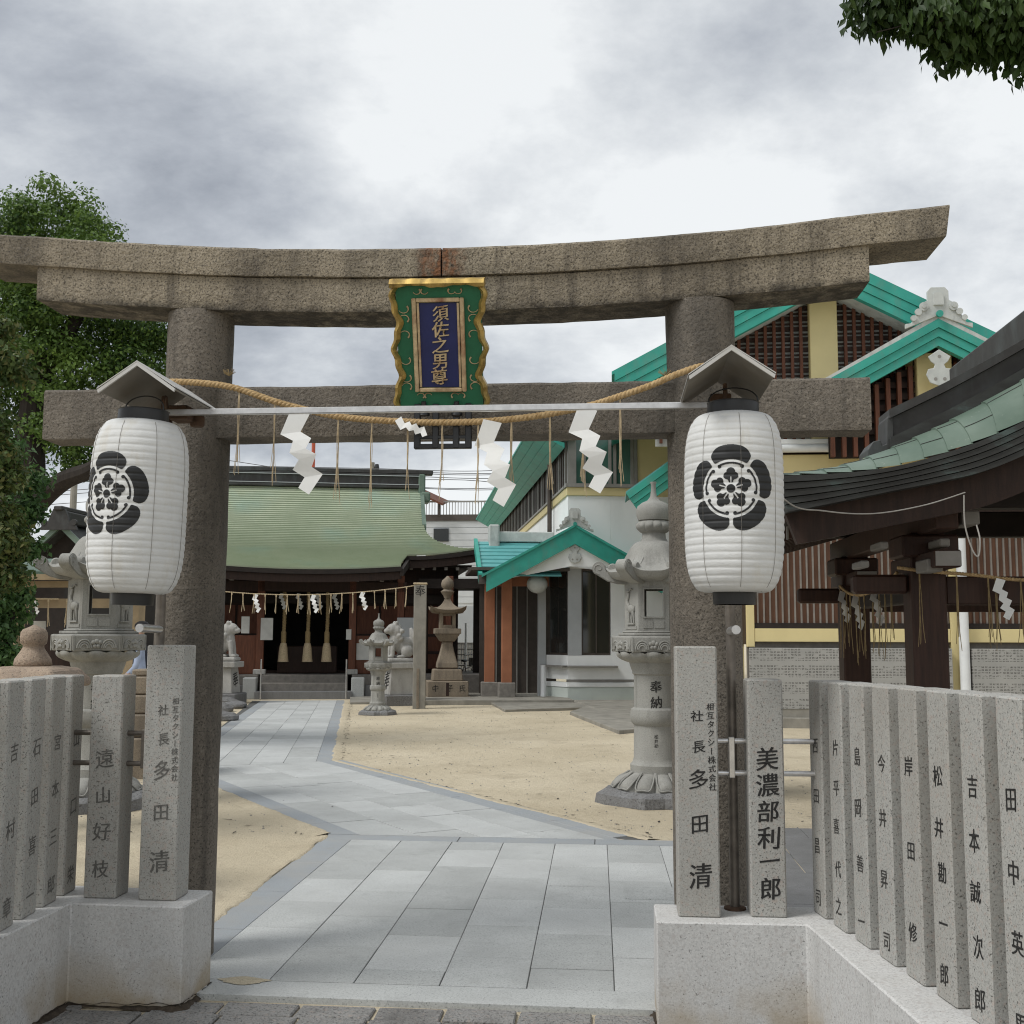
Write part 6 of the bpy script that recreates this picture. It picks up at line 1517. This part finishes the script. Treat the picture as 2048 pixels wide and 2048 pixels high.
for sx in (-1, 1):
    MB().hexa([(ap.x,QY,ap.z-.16),(ap.x+sx*W3,QY,ap.z-.16-sl3*W3),(ap.x+sx*W3,QY+4,ap.z-.16-sl3*W3),(ap.x,QY+4,ap.z-.16)], [(ap.x,QY,ap.z),(ap.x+sx*W3,QY,ap.z-sl3*W3),(ap.x+sx*W3,QY+4,ap.z-sl3*W3),(ap.x,QY+4,ap.z)]).build('roof_slope', 'copper_dark', gs)
    MB().hexa([(ap.x,QY-.08,ap.z-.12),(ap.x+sx*W3,QY-.08,ap.z-.12-sl3*W3),(ap.x+sx*W3,QY-.01,ap.z-.12-sl3*W3),(ap.x,QY-.01,ap.z-.12)], [(ap.x,QY-.08,ap.z+.04),(ap.x+sx*W3,QY-.08,ap.z+.04-sl3*W3),(ap.x+sx*W3,QY-.01,ap.z+.04-sl3*W3),(ap.x,QY-.01,ap.z+.04)]).build('verge', 'copper_pale', gs)
MB().prism_y([(ap.x,ap.z-.2),(ap.x-1.4,ap.z-.2-sl3*1.4),(ap.x-1.4,0),(ap.x+1.4,0),(ap.x+1.4,ap.z-.2-sl3*1.4)], QY+.3, QY+.4).build('front_wall', 'wood_black', gs)
boxpart('ridge', 'ridge', gs, ap.x-.16, ap.x+.16, QY-.05, QY+4, ap.z-.02, ap.z+.26, .03); boxpart('ridge_cap', 'ridge', gs, ap.x-.10, ap.x+.10, QY-.2, QY+4, ap.z+.262, ap.z+.36, .02)
mb = MB(); mb.prism_y([(ap.x-.42,ap.z-.16),(ap.x+.42,ap.z-.16),(ap.x+.36,ap.z-.02),(ap.x+.24,ap.z+.02),(ap.x+.2,ap.z+.14),(ap.x+.13,ap.z+.3),(ap.x-.13,ap.z+.3),(ap.x-.2,ap.z+.14),(ap.x-.24,ap.z+.02),(ap.x-.36,ap.z-.02)], QY-.14, QY-.06); disc(mb, ap.x-.34, ap.z+.0, .07, QY-.15, QY-.07); disc(mb, ap.x+.34, ap.z+.0, .07, QY-.15, QY-.07); mb.build('ridge_end_tile', 'ridge', gs)
# rocks beside the far path
random.seed(91)
for i, (px, py, s_) in enumerate(((432,1422,.35),(452,1408,.28),(470,1415,.22),(440,1440,.30))):
    p = gnd(px, py); mb = MB().ell((0,0,.05), (s_*1.2,s_*.8,s_*.45), 10, 7)
    mb.v = [tuple(Vector(v)*(1+.25*noise.noise(Vector(v)*4+Vector((i*7,0,0))))) for v in mb.v]
    o = mb.build('garden_rock', 'rock'); o.location = p; tag(o, ['large dark rock beside the left gate pillar far along the path', 'flat rock nearest the left lion-dog pedestal', 'small flat rock closest to the far path edge', 'low rock in front of the others at the pillar edge'][i], 'rock', 'garden rocks')
# ------------------------------------------------------------------ trees
def leaves(mb, c, rad, n, size, rnd, shell=.55, flat=1.0, droop=0):
    for _ in range(n):
        d = Vector((rnd.gauss(0,1), rnd.gauss(0,1), rnd.gauss(0,1))).normalized(); r = shell+(1-shell)*rnd.random()
        p = Vector((c[0]+d.x*rad[0]*r, c[1]+d.y*rad[1]*r, c[2]+d.z*rad[2]*r))
        up = (d*.7+Vector((rnd.uniform(-1,1), rnd.uniform(-1,1), rnd.uniform(-.3,1)))*.8).normalized()
        a = up.cross(Vector((rnd.uniform(-1,1), rnd.uniform(-1,1), rnd.uniform(-1,1)))).normalized(); b = up.cross(a)
        if droop: a = (a*.5+Vector((rnd.uniform(-.4,.4), rnd.uniform(-.4,.4), -droop))).normalized(); b = a.cross(up).normalized(); up = b.cross(a)
        s_ = size*rnd.uniform(.6, 1.25); wd = s_*.58
        mb.add([p-a*s_*.1, p+b*wd*.5+a*s_*.35+up*s_*.06, p+a*s_, p-b*wd*.5+a*s_*.35+up*s_*.06], [(0,1,2,3)])
def crown(name, mat, par, blobs, n_per_m2, size, seed, clump=.5, droop=0):
    """blobs: (center, radii). Each is broken into leaf clumps over its surface and inside."""
    rnd = random.Random(seed); mb = MB()
    for c, r in blobs:
        area = 4*math.pi*((r[0]*r[1]+r[1]*r[2]+r[0]*r[2])/3); nc = max(5, int(area/(clump*clump*1.5)))
        for k in range(nc):
            d = Vector((rnd.gauss(0,1), rnd.gauss(0,1), rnd.gauss(0,1))).normalized(); q = (rnd.uniform(.68, 1.04) if k % 4 else rnd.uniform(.2, .7))
            cc = (c[0]+d.x*r[0]*q, c[1]+d.y*r[1]*q, c[2]+d.z*r[2]*q); cs = clump*rnd.uniform(.6, 1.2)
            leaves(mb, cc, (cs,cs,cs*.7), int(n_per_m2*cs*cs*6), size, rnd, .35, droop=droop)
    return mb.build(name, mat, par, fix=False)
def limb(par, pts, r0, r1, name='limb'):
    path_ = catmull(pts, 6); n = len(path_)
    return MB().tube(path_, [r0+(r1-r0)*i/(n-1) for i in range(n)], 10).build(name, 'bark', par, smooth=True)
def wpt(px, py, Y): return at(px, py, Y)
TY = 15.0
ct = thing('camphor_tree', 'tall camphor tree with bright upper crown behind the left end of the gate', 'tree', (0,0,0))
base = Vector((at(20,1400,TY).x-.9, TY, 0))
limb(ct, [base, base+Vector((.1,0,1.6)), wpt(40,1000,TY), wpt(60,880,TY), wpt(80,700,TY)], .34, .16, 'trunk')
limb(ct, [wpt(30,1060,TY), wpt(80,1000,TY), wpt(130,960,TY-.3), wpt(190,935,TY-.6), wpt(240,880,TY-.6)], .17, .09); limb(ct, [wpt(45,960,TY), wpt(55,900,TY), wpt(75,860,TY)], .09, .04)
limb(ct, [wpt(80,760,TY), wpt(150,640,TY), wpt(190,560,TY)], .14, .06)
bl_ = []
def blob(px, py, Y, rp): p = at(px, py, Y); k = Y/FPX; bl_.append((tuple(p), (rp[0]*k, rp[0]*k*.9, rp[1]*k)))
for a in ((65,440,TY,(75,85)),(150,440,TY+.5,(60,65)),(205,480,TY,(55,60)),(20,490,TY+.6,(80,90)),(240,540,TY+.8,(45,60)),(120,540,TY-.3,(110,70)),(40,620,TY,(100,90)),(160,640,TY,(110,80)),(270,660,TY+.3,(60,70)),(90,740,TY,(120,90)),(220,740,TY+.4,(100,80)),(310,720,TY+.6,(45,75)),(60,830,TY+.4,(80,60)),(150,850,TY,(95,60)),(245,840,TY+.3,(70,60)),(180,905,TY,(70,35)),(-60,560,TY,(90,160)),(-60,780,TY,(90,160)),(300,800,TY+.8,(50,60))): blob(*a)
crown('crown', 'leaf', ct, bl_, 380, .062, 3, .38)
jt = thing('juniper_tree', 'clipped dark juniper with browned tips at the left edge', 'tree', (0,0,0)); JY = 8.3
jb = Vector((at(-75,1400,JY).x, JY, 0)); limb(jt, [jb, jb+Vector((.05,0,1.5)), jb+Vector((0,0,3.6))], .12, .05, 'trunk')
bl_ = []
for a in ((-10,665,JY,(45,55)),(5,750,JY,(45,50)),(-20,850,JY,(55,60)),(-5,960,JY,(60,60)),(0,1060,JY,(50,55)),(-30,1150,JY,(55,60))): blob(*a)
crown('crown', 'leaf_con', jt, bl_, 1150, .05, 5, .17)
iv = thing('leafy_shrub', 'leafy light green shrub climbing below the juniper at the left edge', 'shrub', (0,0,0)); IY = 8.9
ib = Vector((at(10,1400,IY).x, IY, 0)); limb(iv, [ib, ib+Vector((0,0,1.2)), ib+Vector((.05,0,2.4))], .05, .02, 'stem')
bl_ = []
for a in ((10,1240,IY,(45,60)),(5,1330,IY,(50,50)),(-5,1290,IY,(50,55)),(20,1200,IY,(35,45)),(15,1080,IY,(40,50)),(15,1150,IY,(40,55)),(-10,1400,IY,(45,60)),(55,1010,IY,(32,24)),(70,960,IY,(22,18)),(15,900,IY,(28,40)),(45,1090,IY,(25,25))): blob(*a)
crown('crown', 'leaf_shrub', iv, bl_, 700, .055, 6, .17)
ot = thing('overhanging_tree', 'tree at the upper right corner with dark leaves hanging into the sky', 'tree', (0,0,0)); OY = 6.2
ob = Vector((4.6, 6.6, 0)); limb(ot, [ob, ob+Vector((-.1,0,2.0)), ob+Vector((-.3,-.1,4.0)), ob+Vector((-.7,-.3,5.6))], .22, .12, 'trunk'); limb(ot, [ob+Vector((-.3,-.1,4.0)), Vector((3.4,6.3,4.7)), Vector((2.5,6.2,5.1))], .10, .04); limb(ot, [ob+Vector((-.5,-.2,4.8)), Vector((3.2,6.3,5.4)), Vector((2.2,6.2,5.4))], .08, .03)
bl_ = []
for a in ((1800,-10,OY,(70,45)),(1870,15,OY,(75,55)),(1950,30,OY,(80,65)),(2040,50,OY,(80,65)),(1775,-30,OY,(40,36)),(2130,40,OY,(110,90)),(1900,-80,OY+.4,(150,90)),(2080,-60,OY+.4,(160,110)),(2250,-60,OY+.4,(150,150)),(1980,60,OY,(60,50)),(2060,90,OY,(50,40))): blob(*a)
crown('crown', 'leaf_far', ot, bl_, 640, .068, 8, .19, droop=1.0)

# ------------------------------------------------------------------ a passer-by glimpsed past the left lantern
def person(loc, rz):
    t = thing('person', 'person in dark clothes with a pale blue sleeve, glimpsed between left lantern and pillar', 'person', loc, rz)
    V = [(0,0,.95),(0,.01,1.12),(0,.0,1.30),(0,0,1.42),(0,-.01,1.50),(0,-.02,1.60),(.10,0,.90),(.11,-.02,.50),(.11,.02,.09),(.11,-.10,.04),(-.10,0,.90),(-.11,.0,.50),(-.11,.05,.09),(-.11,-.08,.04),(.19,0,1.38),(.24,-.03,1.10),(.22,-.18,.95),(-.19,0,1.38),(-.24,-.02,1.10),(-.22,-.16,.94)]
    E_ = [(0,1),(1,2),(2,3),(3,4),(4,5),(0,6),(6,7),(7,8),(8,9),(0,10),(10,11),(11,12),(12,13),(3,14),(14,15),(15,16),(3,17),(17,18),(18,19)]
    rr = [.13,.13,.14,.10,.055,.095,.10,.065,.045,.035,.10,.065,.045,.035,.06,.045,.03,.06,.045,.03]
    me = bpy.data.meshes.new('body'); me.from_pydata(V, E_, []); o = obj('body', me, t)
    m = o.modifiers.new('skin', 'SKIN'); o.modifiers.new('sub', 'SUBSURF').levels = 1
    for i, v in enumerate(me.skin_vertices[0].data): v.radius = (rr[i], rr[i]*.85); v.use_root = i == 0
    dg = bpy.context.evaluated_depsgraph_get(); nm = bpy.data.meshes.new_from_object(o.evaluated_get(dg)); o.modifiers.clear(); o.data = nm
    for k in ('cloth_dark', 'skin', 'cloth_blue'): nm.materials.append(M[k])
    for p in nm.polygons:
        c = p.center; p.use_smooth = True
        p.material_index = 1 if c.z > 1.47 or (abs(c.x) > .17 and c.z < 1.0) else (2 if c.z > .95 and c.x > .06 else 0)
    MB().ell((0,.015,1.655), (.098,.105,.075), 14, 8).build('hair', 'hair', t, smooth=True)
    for sx in (-1, 1): MB().ell((sx*.035,-.098,1.605), (.012,.008,.009), 8, 6).build('eye', 'hair', t)
    MB().ell((0,-.112,1.585), (.012,.018,.016), 8, 6).build('nose', 'skin', t, smooth=True)
p = at(277, 1380, 15.6); person((p.x, 15.6, 0), R(-70))
# stepped ochre pedestal between the two left posts
sp_ = thing('stone_pedestal', 'stepped ochre stone pedestal showing between the left lantern and the tallest left post', 'pedestal', (at(300,1400,12.6).x, 12.6, 0), R(10))
hz = lambda py: at(300, py, 12.6).z
for w_, y0_, y1_ in ((.42,1560,1470),(.36,1469,1425),(.30,1424,1388),(.24,1387,1352),(.17,1351,1338)): boxpart('block', 'old_stone', sp_, -w_, w_, -w_, w_, max(-.03, hz(y0_)), hz(y1_), .015)

rnd = random.Random(17)
for k in range(26):        # hanging twigs of the overhanging tree
    a_ = Vector((rnd.uniform(2.0, 3.6), 6.2+rnd.uniform(-.2,.2), rnd.uniform(4.9, 5.3))); q_ = at(rnd.uniform(1740, 2060), 0, 6.2); e_ = Vector((q_.x, 6.2+rnd.uniform(-.15,.15), at(1900, 60+ (q_.x-2.0)*70 + rnd.uniform(-40, 50), 6.2).z))
    MB().tube(catmull([a_, a_.lerp(e_, .5)+Vector((rnd.uniform(-.08,.08),0,.06)), e_], 5), [.008-.0005*j for j in range(11)], 5).build('twig', 'bark', ot)
